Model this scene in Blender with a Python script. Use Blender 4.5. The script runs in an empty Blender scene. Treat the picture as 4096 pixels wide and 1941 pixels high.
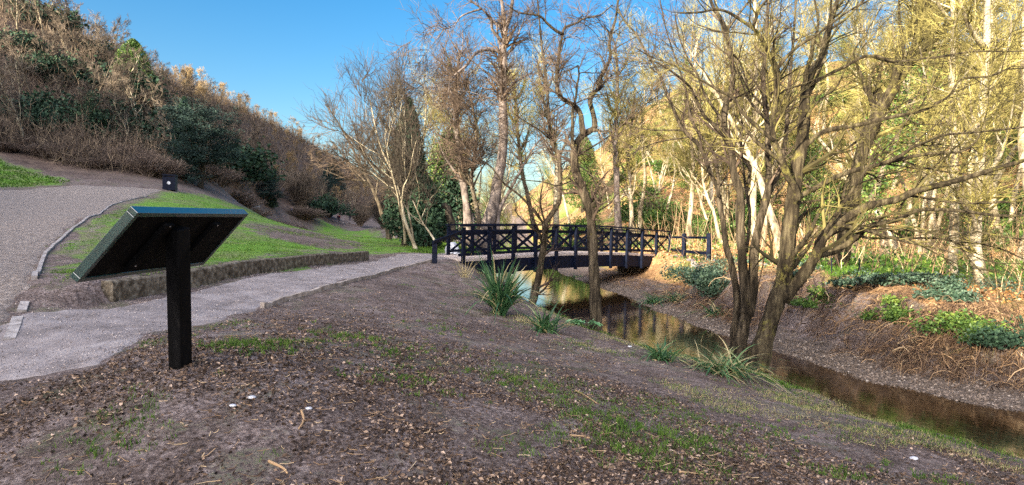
import bpy, math, random
import numpy as np
from mathutils import Vector, Matrix
random.seed(7)
RS = np.random.RandomState(11)
SC = bpy.context.scene
COL = SC.collection
pi = math.pi

# ------------------------------------------------------------------ camera
F = 2480.0; CX = 2048.0; CY = 970.5            # photo pixels (4096 x 1941)
PITCH = math.atan((CY-912)/F); ROLL = math.radians(1.2)
EYE = np.array([0., 0., 1.5])
fwd = np.array([0, math.cos(PITCH), -math.sin(PITCH)])
r0_ = np.array([1., 0, 0]); u0_ = np.array([0, math.sin(PITCH), math.cos(PITCH)])
rgt = math.cos(ROLL)*r0_ + math.sin(ROLL)*u0_
upv = math.cos(ROLL)*u0_ - math.sin(ROLL)*r0_
cam = bpy.data.cameras.new('camera'); camo = bpy.data.objects.new('camera', cam); COL.objects.link(camo)
camo.matrix_world = Matrix(((rgt[0], upv[0], -fwd[0], EYE[0]), (rgt[1], upv[1], -fwd[1], EYE[1]), (rgt[2], upv[2], -fwd[2], EYE[2]), (0, 0, 0, 1)))
cam.sensor_width = 36; cam.lens = 36*F/4096; cam.clip_start = .05; cam.clip_end = 3000
SC.camera = camo

def W(px, py, Y):
    return EYE + Y*(fwd + rgt*(px-CX)/F - upv*(py-CY)/F)
def hz(px, py, Y):
    p = W(px, py, Y); return (p[0], p[1], p[2])

# ------------------------------------------------------------------ noise
def vnoise(x, y, seed=0):
    x = np.asarray(x, float); y = np.asarray(y, float)
    xi = np.floor(x).astype(np.int64); yi = np.floor(y).astype(np.int64)
    xf = x-xi; yf = y-yi
    def h(a, b):
        n = (a*374761393 + b*668265263 + seed*2246822519) & 0xffffffff
        n = ((n ^ (n >> 13))*1274126177) & 0xffffffff
        return ((n ^ (n >> 16)) & 0xffff)/65535.
    u = xf*xf*(3-2*xf); v = yf*yf*(3-2*yf)
    return (h(xi, yi)*(1-u)+h(xi+1, yi)*u)*(1-v)+(h(xi, yi+1)*(1-u)+h(xi+1, yi+1)*u)*v
def fbm(x, y, seed=0, o=4):
    s = 0; a = .5; t = 0
    for i in range(o):
        s = s+a*vnoise(x*2**i, y*2**i, seed+i); t += a; a *= .5
    return s/t
def sstep(a, b, x):
    t = np.clip((x-a)/(b-a), 0, 1); return t*t*(3-2*t)

# ------------------------------------------------------------------ terrain
CP = [hz(*a) for a in [
 (2048,1941,3.6),(735,1478,4.45),(735,1941,3.2),(0,1941,3.3),(0,1500,5.6),(0,1200,8.6),(0,1000,15),(0,900,23),(0,800,32),(0,750,38),
 (670,760,46),(300,740,42),(135,1121,11.4),(366,867,22),(668,779,42),(1000,900,30),(1018,840,110),(1300,950,36),(1300,880,150),
 (1640,1000,28),(1640,960,52),(1640,930,110),(425,1200,9.1),(1200,1080,15),(1440,1040,21),(1749,1040,20.5),(1850,1042,21.8),
 (1049,1232,9.5),(1500,1300,8.7),(1500,1150,12.4),(1800,1150,15.3),(1990,1250,13.1),(2180,1310,11.9),(2000,1500,6.3),(2400,1500,7.6),
 (2400,1941,3.76),(2800,1700,5.9),(3400,1941,4.4),(2800,1500,9.0),(3600,1850,5.4),
 (2680,1022,31),(2833,1053,31),(3000,1050,33),(3340,1120,16.5),(3340,1035,31),(3700,1060,27),(3945,1190,13.5),(4096,1130,19),
 (2600,1000,45),(2500,900,62),(2600,650,85),(2600,440,110),(3000,960,50),(3000,760,75),(3000,380,110),(3400,1000,45),(3400,850,60),(3400,300,100),
 (4096,960,42),(4096,700,60),(4096,300,80),(2200,900,80),(2200,800,150),(2200,720,220),(2000,880,120),(2000,862,260),
 (300,600,56),(300,380,75),(300,210,95),(0,640,46),(0,460,62),(0,60,90),(800,700,70),(800,580,105),(800,450,155),
 (1000,760,110),(1000,640,150),(1000,515,190),(1200,800,160),(1200,700,210),(1200,580,270),(1300,750,230),(1450,700,380),(1450,860,200),(1600,900,150),(1750,850,330),
 ]] + [(-18,0,2.0),(-9,0,.7),(-45,5,15),(-50,30,16),(-75,35,27),(-85,-15,33),(-40,-25,14),(-15,-25,3),(-95,-90,40),(-100,-150,46),(-62,-80,24),(-40,-100,12),(-45,-55,15),(-20,-60,5),(-62,-40,23),(5,-8,0),(-3,-3,.2),(8,-20,0.),
 (-120,20,42),(-130,-60,44),(-115,60,38),(24,0,.4),(40,5,6),(60,0,20),(40,-30,4),(100,30,38),(100,-30,35),(26,10,.6),(34,22,2.5),(10,22,.25),(12,35,.3),(17,17,.5),
 (-400,400,60),(0,700,28),(400,400,60),(600,0,60),(-600,0,60),(0,-600,10),(-250,0,55),(200,60,55)]
CP = np.array(CP, float)
def warp(x, y):
    r = np.sqrt(x*x+y*y)+1e-6; g = np.log(1+r/8)/r
    return x*g, y*g
cu, cv = warp(CP[:, 0], CP[:, 1])
def ker(d2): return np.where(d2 > 1e-12, .5*d2*np.log(np.maximum(d2, 1e-12)), 0)
NCP = len(CP)
K_ = ker((cu[:, None]-cu)**2+(cv[:, None]-cv)**2) + np.eye(NCP)*2e-4
P_ = np.stack([np.ones(NCP), cu, cv], 1)
A_ = np.block([[K_, P_], [P_.T, np.zeros((3, 3))]])
TW = np.linalg.solve(A_, np.concatenate([CP[:, 2], np.zeros(3)]))
def tps(x, y):
    x = np.asarray(x, float).ravel(); y = np.asarray(y, float).ravel(); out = np.empty(len(x))
    for i in range(0, len(x), 40000):
        u, v = warp(x[i:i+40000], y[i:i+40000])
        out[i:i+40000] = ker((u[:, None]-cu)**2+(v[:, None]-cv)**2)@TW[:NCP] + TW[NCP]+TW[NCP+1]*u+TW[NCP+2]*v
    return out
Lb = np.array([(24,-18),(16,-5),(12,0),(9,3),(7,5.5),(5.92,7.17),(5.4,8.1),(4.92,8.6),(4.85,9.6),(4.6,10.8),(3.67,12.1),(3.1,13.0),(2.5,14.4),(2.15,15.6),(1.4,18.0),(.6,20.2),(.1,25),(-.6,31),(-1.6,40),(-2.4,60),(-5,110)])
Rb = np.array([(30,-14),(19,-3),(14.5,2.5),(11,5.2),(8.6,7.5),(7.3,8.86),(6.6,9.66),(6.1,10.45),(5.9,11.3),(5.6,13.1),(5.0,15.3),(4.7,17.1),(4.4,19.9),(4.2,23.9),(3.4,29),(2.7,33.7),(2.3,42),(1.5,60),(-1,110)])
def pdist(x, y, poly):
    best = np.full(x.shape, 1e9)
    for a, b in zip(poly[:-1], poly[1:]):
        d = b-a; t = np.clip(((x-a[0])*d[0]+(y-a[1])*d[1])/(d@d), 0, 1)
        best = np.minimum(best, np.hypot(x-a[0]-t*d[0], y-a[1]-t*d[1]))
    return best
def inpoly(x, y, poly):
    c = np.zeros(x.shape, bool); n = len(poly)
    for i in range(n):
        x1, y1 = poly[i][:2]; x2, y2 = poly[(i+1) % n][:2]
        if y1 == y2: continue
        k = ((y1 > y) != (y2 > y)) & (x < (x2-x1)*(y-y1)/(y2-y1)+x1)
        c ^= k
    return c
STREAM = np.concatenate([Lb, Rb[::-1]])
WALL = None
def Hn(x, y, wall=True):
    x = np.asarray(x, float); y = np.asarray(y, float); sh = x.shape
    x = x.ravel(); y = y.ravel()
    T = tps(x, y)
    r = np.hypot(x, y)
    T = T + (fbm(x*.7, y*.7, 3)-.5)*.08*sstep(0, 4, r) + (fbm(x*4, y*4, 9)-.5)*.03*(r < 25) + (fbm(x*.08, y*.08, 5)-.5)*sstep(40, 120, r)*5
    if wall and WALL is not None:
        a, b, nrm = WALL
        t = b-a; Lw = np.hypot(*t); t = t/Lw
        s = (x-a[0])*t[0]+(y-a[1])*t[1]; d = (x-a[0])*nrm[0]+(y-a[1])*nrm[1]
        T = T + .3*sstep(-.02, .12, d)*(1-sstep(.3, 5, d))*sstep(-1.2, .3, s)*(1-sstep(Lw-2, Lw+.8, s))
    m = (y > -18) & (y < 110)
    if m.any():
        xm, ym = x[m], y[m]
        dL = pdist(xm, ym, Lb); dR = pdist(xm, ym, Rb); ins = inpoly(xm, ym, STREAM)
        left = dL < dR
        nz = (fbm(xm*1.3, ym*1.3, 21)-.5)
        dLn = dL+nz*.5; dRn = dR+nz*.7
        Tm = T[m]
        hl = -1.02+(Tm+1.02)*sstep(-.1, 2.6, dLn)**.8
        bw = 1.05+nz*1.1+1.7*sstep(19, 26, ym)
        hr = -1.02+.13*np.clip(dRn, 0, 3)+(Tm+.8)*sstep(bw, bw+1.3, dR)+(fbm(xm*1.8, ym*1.8, 33)-.5)*.5*sstep(bw, bw+.8, dR)*(1-sstep(3, 5, dR))
        h = np.where(left, hl, hr)
        h = np.where(ins, -1.04-.28*np.clip(np.minimum(dL, dR), 0, 1), h)
        far = sstep(80, 108, ym)
        T[m] = h*(1-far)+Tm*far
    return T.reshape(sh)
def h1(x, y): return float(Hn(np.array([x]), np.array([y]))[0])
def G(px, py, y0=2.5, y1=420):
    """the ground point seen at a photo pixel"""
    Ys = y0*np.exp(np.linspace(0, math.log(y1/y0), 700))
    d = fwd + rgt*(px-CX)/F - upv*(py-CY)/F
    P = EYE+Ys[:, None]*d
    b = P[:, 2] < Hn(P[:, 0], P[:, 1])
    i = int(np.argmax(b)) if b.any() else len(Ys)-1
    p = P[i].copy(); p[2] = h1(p[0], p[1]); return p
wa = W(425, 1222, 9.1); wb = W(1465, 1040, 21)
t_ = (wb-wa)[:2]; t_ /= np.hypot(*t_)
WALL = (wa[:2].copy(), wb[:2].copy(), np.array([-t_[1], t_[0]]))

# ------------------------------------------------------------------ materials
MATS = {}
def newmat(name):
    m = bpy.data.materials.new(name); m.use_nodes = True; nt = m.node_tree
    b = nt.nodes['Principled BSDF']; MATS[name] = m; return m, nt, b
def N(nt, t, **k):
    n = nt.nodes.new(t)
    for a, v in k.items():
        if a in n.inputs.keys(): n.inputs[a].default_value = v
        else: setattr(n, a, v)
    return n
def ramp(nt, stops):
    n = nt.nodes.new('ShaderNodeValToRGB'); e = n.color_ramp.elements
    while len(e) < len(stops): e.new(.5)
    for i, (p, c) in enumerate(stops): e[i].position = p; e[i].color = (*c, 1)
    return n
def noise_mat(name, stops, scale=5, detail=6, rough=.9, bump=.3, bscale=None, stretch=None, spec=.2, rnd=0, bdist=.02, metallic=0):
    """ramp over object-space noise; rnd adds a per-object shift"""
    stops = [(.5+(p-.5)*.55, c) for p, c in stops]; rnd *= .6
    m, nt, b = newmat(name); L = nt.links
    tc = N(nt, 'ShaderNodeTexCoord'); src = tc.outputs['Object']
    if stretch:
        mp = N(nt, 'ShaderNodeMapping'); mp.inputs['Scale'].default_value = stretch; L.new(src, mp.inputs[0]); src = mp.outputs[0]
    nz = N(nt, 'ShaderNodeTexNoise', Scale=scale, Detail=detail, Roughness=.65); L.new(src, nz.inputs['Vector'])
    fac = nz.outputs['Fac']
    if rnd:
        oi = N(nt, 'ShaderNodeObjectInfo'); ma = N(nt, 'ShaderNodeMath', operation='MULTIPLY_ADD')
        L.new(oi.outputs['Random'], ma.inputs[0]); ma.inputs[1].default_value = rnd; ma.inputs[2].default_value = -rnd/2
        ad = N(nt, 'ShaderNodeMath', operation='ADD'); L.new(fac, ad.inputs[0]); L.new(ma.outputs[0], ad.inputs[1]); fac = ad.outputs[0]
    r = ramp(nt, stops); L.new(fac, r.inputs[0]); L.new(r.outputs[0], b.inputs['Base Color'])
    b.inputs['Roughness'].default_value = rough; b.inputs['Specular IOR Level'].default_value = spec; b.inputs['Metallic'].default_value = metallic
    if bump:
        nb = N(nt, 'ShaderNodeTexNoise', Scale=bscale or scale*4, Detail=5, Roughness=.7); L.new(src, nb.inputs['Vector'])
        bp = N(nt, 'ShaderNodeBump', Strength=bump, Distance=bdist); L.new(nb.outputs['Fac'], bp.inputs['Height']); L.new(bp.outputs[0], b.inputs['Normal'])
    return m
def tint_mat(name, stops, rough=.8, spec=.2, transl=0):
    """colour from a per-leaf tint attribute"""
    m, nt, b = newmat(name); L = nt.links
    a = N(nt, 'ShaderNodeAttribute', attribute_name='tint'); r = ramp(nt, stops)
    L.new(a.outputs['Fac'], r.inputs[0]); L.new(r.outputs[0], b.inputs['Base Color'])
    b.inputs['Roughness'].default_value = rough; b.inputs['Specular IOR Level'].default_value = spec
    if transl:
        out = nt.nodes['Material Output']; tr = N(nt, 'ShaderNodeBsdfTranslucent'); L.new(r.outputs[0], tr.inputs[0])
        mx = N(nt, 'ShaderNodeMixShader'); mx.inputs[0].default_value = transl
        L.new(b.outputs[0], mx.inputs[1]); L.new(tr.outputs[0], mx.inputs[2]); L.new(mx.outputs[0], out.inputs[0])
    return m
BARK = noise_mat('bark_grey_brown', [(.25, (.04, .03, .022)), (.5, (.11, .09, .065)), (.62, (.17, .14, .1)), (.75, (.24, .2, .15))], 6, 8, bump=1, bscale=22, stretch=(1, 1, .18), rnd=.1, bdist=.03)
# bark with yellow lichen patches
def lichen(name, stops, green, lo=.58, hi=.68):
    m = noise_mat(name, stops, 11, 9, bump=1, bscale=30, stretch=(1, 1, .13), bdist=.06)
    nt = m.node_tree; L = nt.links; b = nt.nodes['Principled BSDF']
    base = [l for l in L if l.to_socket == b.inputs['Base Color']][0].from_socket
    tc = N(nt, 'ShaderNodeTexCoord'); nz = N(nt, 'ShaderNodeTexNoise', Scale=3.2, Detail=9, Roughness=.75); L.new(tc.outputs['Object'], nz.inputs['Vector'])
    r = ramp(nt, [(lo, (0, 0, 0)), (hi, (1, 1, 1))]); L.new(nz.outputs['Fac'], r.inputs[0])
    mx = N(nt, 'ShaderNodeMix', data_type='RGBA'); L.new(r.outputs[0], mx.inputs[0]); L.new(base, mx.inputs[6]); mx.inputs[7].default_value = (*green, 1)
    L.new(mx.outputs[2], b.inputs['Base Color']); return m
BARKL = lichen('bark_with_lichen', [(.2, (.008, .006, .004)), (.42, (.034, .027, .018)), (.6, (.088, .07, .048)), (.85, (.17, .14, .095))], (.24, .21, .05), .6, .7)
BARKM = lichen('mossy_branch_bark', [(.2, (.008, .006, .004)), (.45, (.036, .028, .017)), (.62, (.085, .069, .041)), (.85, (.16, .135, .08))], (.26, .24, .06), .54, .7)
BARKP = noise_mat('pale_bark', [(.25, (.1, .08, .05)), (.45, (.27, .23, .16)), (.6, (.42, .37, .27)), (.75, (.56, .51, .39))], 3, 8, bump=.8, bscale=15, stretch=(1, 1, .3), rnd=.12)
BARKG = noise_mat('smooth_grey_bark', [(.3, (.06, .05, .048)), (.5, (.14, .115, .105)), (.7, (.23, .195, .18))], 4, 7, bump=.7, bscale=14, stretch=(1, 1, .5))
BARKD = noise_mat('dark_bark', [(.3, (.02, .017, .013)), (.6, (.06, .05, .04))], 6, 6, bump=.8, bscale=20, stretch=(1, 1, .2))
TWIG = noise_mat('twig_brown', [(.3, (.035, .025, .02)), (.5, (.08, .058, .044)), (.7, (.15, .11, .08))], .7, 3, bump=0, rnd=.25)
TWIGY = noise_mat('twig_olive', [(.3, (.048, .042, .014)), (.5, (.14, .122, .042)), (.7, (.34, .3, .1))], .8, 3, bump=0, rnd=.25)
TWIGM = noise_mat('dark_mossy_twig', [(.3, (.018, .015, .008)), (.5, (.055, .047, .02)), (.7, (.19, .165, .06))], .8, 3, bump=0)
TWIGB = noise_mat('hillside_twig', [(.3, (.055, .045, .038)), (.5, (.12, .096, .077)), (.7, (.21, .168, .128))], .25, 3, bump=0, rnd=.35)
TWIG_SUN = noise_mat('sun_tinted_twig', [(.3, (.13, .09, .045)), (.5, (.27, .19, .1)), (.7, (.45, .33, .17))], .25, 3, bump=0, rnd=.3)  # sunlight on the left hillside painted into the twig colour
IVY = tint_mat('ivy_leaf', [(0, (.02, .05, .012)), (.5, (.06, .125, .025)), (.85, (.14, .22, .04)), (1, (.26, .34, .07))], .5, .4, .15)
IVYB = tint_mat('bluish_ivy_leaf', [(0, (.02, .045, .03)), (.5, (.055, .105, .07)), (1, (.15, .22, .15))], .45, .4, .1)
NEEDLE = tint_mat('conifer_needles', [(0, (.012, .03, .02)), (.6, (.03, .065, .04)), (1, (.07, .12, .06))], .7, .2)
NEEDLEB = tint_mat('blue_conifer_needles', [(0, (.008, .02, .02)), (.6, (.022, .045, .042)), (1, (.05, .085, .07))], .7, .2)
GRASSM = tint_mat('grass_blades', [(0, (.04, .09, .015)), (.5, (.1, .2, .03)), (.85, (.2, .3, .06)), (1, (.4, .36, .18))], .7, .2, .3)
IRISM = tint_mat('strap_leaf', [(0, (.02, .065, .03)), (.5, (.05, .13, .05)), (.85, (.14, .25, .1)), (1, (.45, .38, .2))], .45, .4, .15)
LEAFM = tint_mat('fallen_leaf', [(0, (.03, .02, .015)), (.4, (.075, .05, .036)), (.7, (.17, .115, .082)), (.92, (.33, .235, .17)), (1, (.58, .44, .35))], .8, .2)
LEAFO = tint_mat('orange_leaf_litter', [(0, (.12, .06, .02)), (.4, (.34, .18, .07)), (.8, (.55, .34, .15)), (1, (.75, .55, .3))], .8, .2)
STONEM = tint_mat('river_pebble', [(0, (.05, .04, .032)), (.6, (.15, .115, .09)), (.9, (.27, .215, .175)), (1, (.42, .37, .32))], .7, .3)
BRAMB = tint_mat('bramble_stem', [(0, (.06, .04, .03)), (.4, (.19, .12, .075)), (.8, (.42, .28, .16)), (1, (.62, .48, .3))], .8, .2)
SCRUB = tint_mat('dry_scrub_stem', [(0, (.06, .045, .04)), (.5, (.16, .12, .1)), (1, (.33, .26, .215))], .9, .1)
THICK = tint_mat('thicket_stem', [(0, (.035, .03, .028)), (.4, (.09, .07, .058)), (.8, (.18, .135, .1)), (1, (.3, .24, .17))], .9, .1)
PALELEAF = tint_mat('pale_green_leaf', [(0, (.12, .3, .12)), (1, (.35, .6, .33))], .5, .3, .2)
BLACKW = noise_mat('black_painted_timber', [(.3, (.001, .003, .011)), (.7, (.004, .008, .026))], 9, 5, rough=.6, bump=.35, bscale=40, spec=.15, bdist=.005)
BLACKP = noise_mat('weathered_black_post', [(.3, (.0015, .0016, .002)), (.68, (.005, .005, .006)), (.85, (.02, .019, .018))], 12, 6, rough=.75, spec=.12, bump=.4, bscale=50, bdist=.004, stretch=(1, 1, .2))
SIGNE = noise_mat('dark_green_frame', [(.3, (.006, .034, .03)), (.7, (.01, .05, .045))], 30, 4, rough=.24, bump=0, spec=1)
SIGNE.node_tree.nodes['Principled BSDF'].inputs['IOR'].default_value = 2.6; SIGNE.node_tree.nodes['Principled BSDF'].inputs['Specular IOR Level'].default_value = .5
DECKM = noise_mat('gritty_deck', [(.3, (.38, .32, .3)), (.7, (.55, .48, .45))], 20, 6, bump=.3, bscale=60)
CONC = noise_mat('mossy_concrete', [(.25, (.05, .04, .028)), (.45, (.115, .095, .07)), (.6, (.18, .155, .12)), (.75, (.28, .25, .2))], 9, 8, bump=.8, bscale=30, bdist=.02)
KERBM = noise_mat('pale_concrete', [(.3, (.2, .18, .17)), (.5, (.36, .33, .32)), (.7, (.5, .47, .46))], 8, 7, bump=.5, bscale=40, bdist=.01)
TIMB = noise_mat('weathered_board', [(.3, (.2, .17, .15)), (.7, (.48, .42, .38))], 6, 6, bump=.4, bscale=30, bdist=.01)
SOILW = noise_mat('soil', [(.3, (.05, .035, .025)), (.7, (.13, .09, .07))], 5, 7, bump=.8)
PALEST = noise_mat('pale_stone', [(.3, (.4, .42, .48)), (.7, (.65, .68, .75))], 6, 6, bump=.5)

# ------------------------------------------------------------------ mesh building
class MB:
    def __init__(s): s.v = []; s.q = []; s.t = []; s.tv = []; s.n = 0; s.qm = []; s.tm = []
    def add(s, v, q=None, t=None, tint=None, mi=0):
        v = np.asarray(v, float).reshape(-1, 3)
        if q is not None and len(q): q = np.asarray(q, np.int64)+s.n; s.q.append(q); s.qm.append(np.full(len(q), mi))
        if t is not None and len(t): t = np.asarray(t, np.int64)+s.n; s.t.append(t); s.tm.append(np.full(len(t), mi))
        s.v.append(v); s.tv.append(np.full(len(v), .5) if tint is None else np.broadcast_to(np.asarray(tint, float), (len(v),)))
        s.n += len(v)
    def box(s, c, size, M=None, mi=0, bev=0):
        x, y, z = [a/2 for a in size]
        v = np.array([(i*x, j*y, k*z) for i in (-1, 1) for j in (-1, 1) for k in (-1, 1)], float)
        if M is not None: v = v@np.asarray(M).T
        s.add(v+np.asarray(c), q=[(0, 1, 3, 2), (4, 6, 7, 5), (0, 4, 5, 1), (2, 3, 7, 6), (0, 2, 6, 4), (1, 5, 7, 3)], mi=mi)
    def beam(s, a, b, w, h, up=(0, 0, 1), mi=0):
        """a bar from a to b, w wide, h high"""
        a = np.asarray(a, float); b = np.asarray(b, float); d = b-a; L = np.linalg.norm(d); d /= L
        u = np.asarray(up, float); sd = np.cross(d, u); sd /= np.linalg.norm(sd); u = np.cross(sd, d)
        s.box((a+b)/2, (L, w, h), np.stack([d, sd, u], 1), mi)
    def tubes(s, P, R, S=3, tint=None, cap=False, rough=0, mi=0):
        P = np.asarray(P, float); R = np.asarray(R, float); Nn, K, _ = P.shape
        if Nn == 0: return
        T = np.gradient(P, axis=1); T /= np.linalg.norm(T, axis=2, keepdims=True)+1e-9
        m = T.mean(1); ref = np.where((np.abs(m[:, 2]) > .8)[:, None], [1., 0, 0], [0, 0, 1.])
        U = np.cross(T, ref[:, None, :]); U /= np.linalg.norm(U, axis=2, keepdims=True)+1e-9
        V = np.cross(T, U)
        a = np.arange(S)*2*pi/S
        rr = R[:, :, None]*(np.ones(S) if not rough else 1+rough*(RS.rand(Nn, K, S)-.5)*2)
        ring = P[:, :, None, :]+rr[..., None]*(np.cos(a)[None, None, :, None]*U[:, :, None, :]+np.sin(a)[None, None, :, None]*V[:, :, None, :])
        idx = np.arange(Nn*K*S).reshape(Nn, K, S)
        i0 = idx[:, :-1]; i1 = idx[:, 1:]
        q = np.stack([i0, np.roll(i0, -1, 2), np.roll(i1, -1, 2), i1], -1).reshape(-1, 4)
        tt = None
        if tint is not None: tt = np.repeat(np.asarray(tint, float), K*S)
        tri = None
        if cap:
            tri = []
            for n in range(Nn):
                for k in range(1, S-1):
                    tri.append((idx[n, -1, 0], idx[n, -1, k], idx[n, -1, k+1])); tri.append((idx[n, 0, 0], idx[n, 0, k+1], idx[n, 0, k]))
        s.add(ring, q=q, t=tri, tint=tt, mi=mi)
    def leaves(s, C, size, tint=None, up=None, flat=0., asp=.75, mi=0):
        """small folded leaf quads at C"""
        C = np.asarray(C, float); n = len(C)
        if n == 0: return
        size = np.broadcast_to(size, (n,))
        a = RS.randn(n, 3); a[:, 2] *= (1-flat); a /= np.linalg.norm(a, axis=1, keepdims=True)
        r = RS.randn(n, 3)
        if flat: r[:, 2] *= (1-flat)
        b = r-(r*a).sum(1, keepdims=True)*a; b /= np.linalg.norm(b, axis=1, keepdims=True)+1e-9
        c = np.cross(a, b)
        sz = size[:, None]
        v = np.stack([C-a*sz*.5, C+b*sz*.5*asp+c*sz*.12, C+a*sz*.5, C-b*sz*.5*asp+c*sz*.12], 1)
        q = np.arange(n*4).reshape(n, 4)
        s.add(v, q=q, tint=None if tint is None else np.repeat(tint, 4), mi=mi)
    def blades(s, C, D, L, w, droop=.3, K=4, tint=None, mi=0):
        """strap leaves from C leaning along D (N,3), length L, width w, drooping"""
        n = len(C); D = D/np.linalg.norm(D, axis=1, keepdims=True)
        L = np.broadcast_to(L, (n,)); w = np.broadcast_to(w, (n,)); droop = np.broadcast_to(droop, (n,))
        t = np.linspace(0, 1, K)
        hd = D.copy(); hd[:, 2] = 0; hd /= np.linalg.norm(hd, axis=1, keepdims=True)+1e-9
        P = C[:, None]+D[:, None]*(L[:, None]*t)[..., None]
        P[:, :, 2] -= (droop*L)[:, None]*t**2.2; P[:, :, :2] += (hd[:, None, :2]*(droop*L*.5)[:, None, None])*(t**2)[None, :, None]
        sd = np.cross(hd, [0, 0, 1.]); a = RS.rand(n)*2*pi
        sd = sd*np.cos(a)[:, None]+hd*np.sin(a)[:, None]
        ww = (w[:, None]*.5*(1-t**2.5*.97))[..., None]
        v = np.stack([P-sd[:, None]*ww, P+sd[:, None]*ww], 2)
        idx = np.arange(n*K*2).reshape(n, K, 2)
        q = np.stack([idx[:, :-1, 0], idx[:, :-1, 1], idx[:, 1:, 1], idx[:, 1:, 0]], -1).reshape(-1, 4)
        s.add(v, q=q, tint=None if tint is None else np.repeat(tint, K*2), mi=mi)
    def build(s, name, mats, parent=None, smooth=False, loc=None):
        me = bpy.data.meshes.new(name)
        V = np.concatenate(s.v) if s.v else np.zeros((0, 3))
        if loc is not None: V = V-np.asarray(loc)
        Q = np.concatenate(s.q) if s.q else np.zeros((0, 4), int); T = np.concatenate(s.t) if s.t else np.zeros((0, 3), int)
        me.vertices.add(len(V)); me.vertices.foreach_set('co', V.astype(np.float32).ravel())
        me.loops.add(Q.size+T.size); me.loops.foreach_set('vertex_index', np.concatenate([Q.ravel(), T.ravel()]).astype(np.int32))
        me.polygons.add(len(Q)+len(T))
        st = np.concatenate([np.arange(len(Q))*4, Q.size+np.arange(len(T))*3]).astype(np.int32)
        me.polygons.foreach_set('loop_start', st)
        me.polygons.foreach_set('material_index', np.concatenate([*s.qm, *s.tm]).astype(np.int32) if s.qm or s.tm else [])
        me.polygons.foreach_set('use_smooth', np.full(len(Q)+len(T), smooth))
        me.update(calc_edges=True); me.validate()
        at = me.attributes.new('tint', 'FLOAT', 'POINT'); at.data.foreach_set('value', np.concatenate(s.tv).astype(np.float32))
        for m in (mats if isinstance(mats, (list, tuple)) else [mats]): me.materials.append(m)
        o = bpy.data.objects.new(name, me); COL.objects.link(o)
        if parent is not None: o.parent = parent
        if loc is not None and parent is None: o.location = loc
        return o
def tag(o, label=None, cat=None, group=None, kind=None):
    if label: o['label'] = label
    if cat: o['category'] = cat
    if group: o['group'] = group
    if kind: o['kind'] = kind
    return o
def empty(name, loc, label, cat, group=None, rz=0):
    o = bpy.data.objects.new(name, None); COL.objects.link(o); o.location = loc; o.rotation_euler[2] = rz; o.empty_display_size = .2
    return tag(o, label, cat, group)
def copy_thing(src, loc, rz=0, sc=(1, 1, 1), label=None, group=None, tilt=(0, 0)):
    c = src.copy(); COL.objects.link(c); c.location = loc; c.rotation_euler = (tilt[0], tilt[1], rz); c.scale = sc
    if label: c['label'] = label
    if group: c['group'] = group
    for ch in src.children:
        k = ch.copy(); COL.objects.link(k); k.parent = c
    return c

# ------------------------------------------------------------------ branches
def unit(a): return a/(np.linalg.norm(a, axis=-1, keepdims=True)+1e-9)
def grow(P, R, M, t0=.2, t1=1., ang=(25, 60), L=(.5, 1.), K=4, wob=.15, up=.1, rr=.6, rend=.3, rmin=.004, bias=None, byl=True):
    """M side shoots along the parent polylines P (N,K,3)"""
    Nn, Kp, _ = P.shape
    seg = np.linalg.norm(np.diff(P, axis=1), axis=2).sum(1)
    pr = seg/seg.sum() if byl else None
    i = RS.choice(Nn, M, p=pr); t = t0+(t1-t0)*RS.rand(M)
    f = t*(Kp-1); k = np.minimum(f.astype(int), Kp-2); f = (f-k)[:, None]
    base = P[i, k]*(1-f)+P[i, k+1]*f; T = unit(P[i, k+1]-P[i, k])
    rb = (R[i, k]*(1-f[:, 0])+R[i, k+1]*f[:, 0])
    q = RS.randn(M, 3); q = unit(q-(q*T).sum(1, keepdims=True)*T)
    a = np.radians(ang[0]+(ang[1]-ang[0])*RS.rand(M))[:, None]
    d = unit(T*np.cos(a)+q*np.sin(a))
    if bias is not None: d = unit(d+np.asarray(bias))
    ln = (L[0]+(L[1]-L[0])*RS.rand(M))*(1-.45*t)
    st = (ln/(K-1))[:, None]
    out = [base]; p = base
    for j in range(K-1):
        p = p+d*st; out.append(p)
        d = unit(d+RS.randn(M, 3)*wob+np.array([0, 0, up]))
    Rr = np.maximum(rb*rr, rmin)[:, None]*np.linspace(1, rend, K)[None]
    return np.stack(out, 1), np.maximum(Rr, rmin*.5)
def smooth_line(pts, K):
    pts = np.asarray(pts, float)
    n = len(pts)
    P = np.vstack([2*pts[0]-pts[1], pts, 2*pts[-1]-pts[-2]])
    u = np.linspace(0, n-1-1e-6, K); k = u.astype(int); t = (u-k)[:, None]
    a, b, c, d = P[k], P[k+1], P[k+2], P[k+3]
    return .5*((2*b)+(-a+c)*t+(2*a-5*b+4*c-d)*t*t+(-a+3*b-3*c+d)*t**3)

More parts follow.
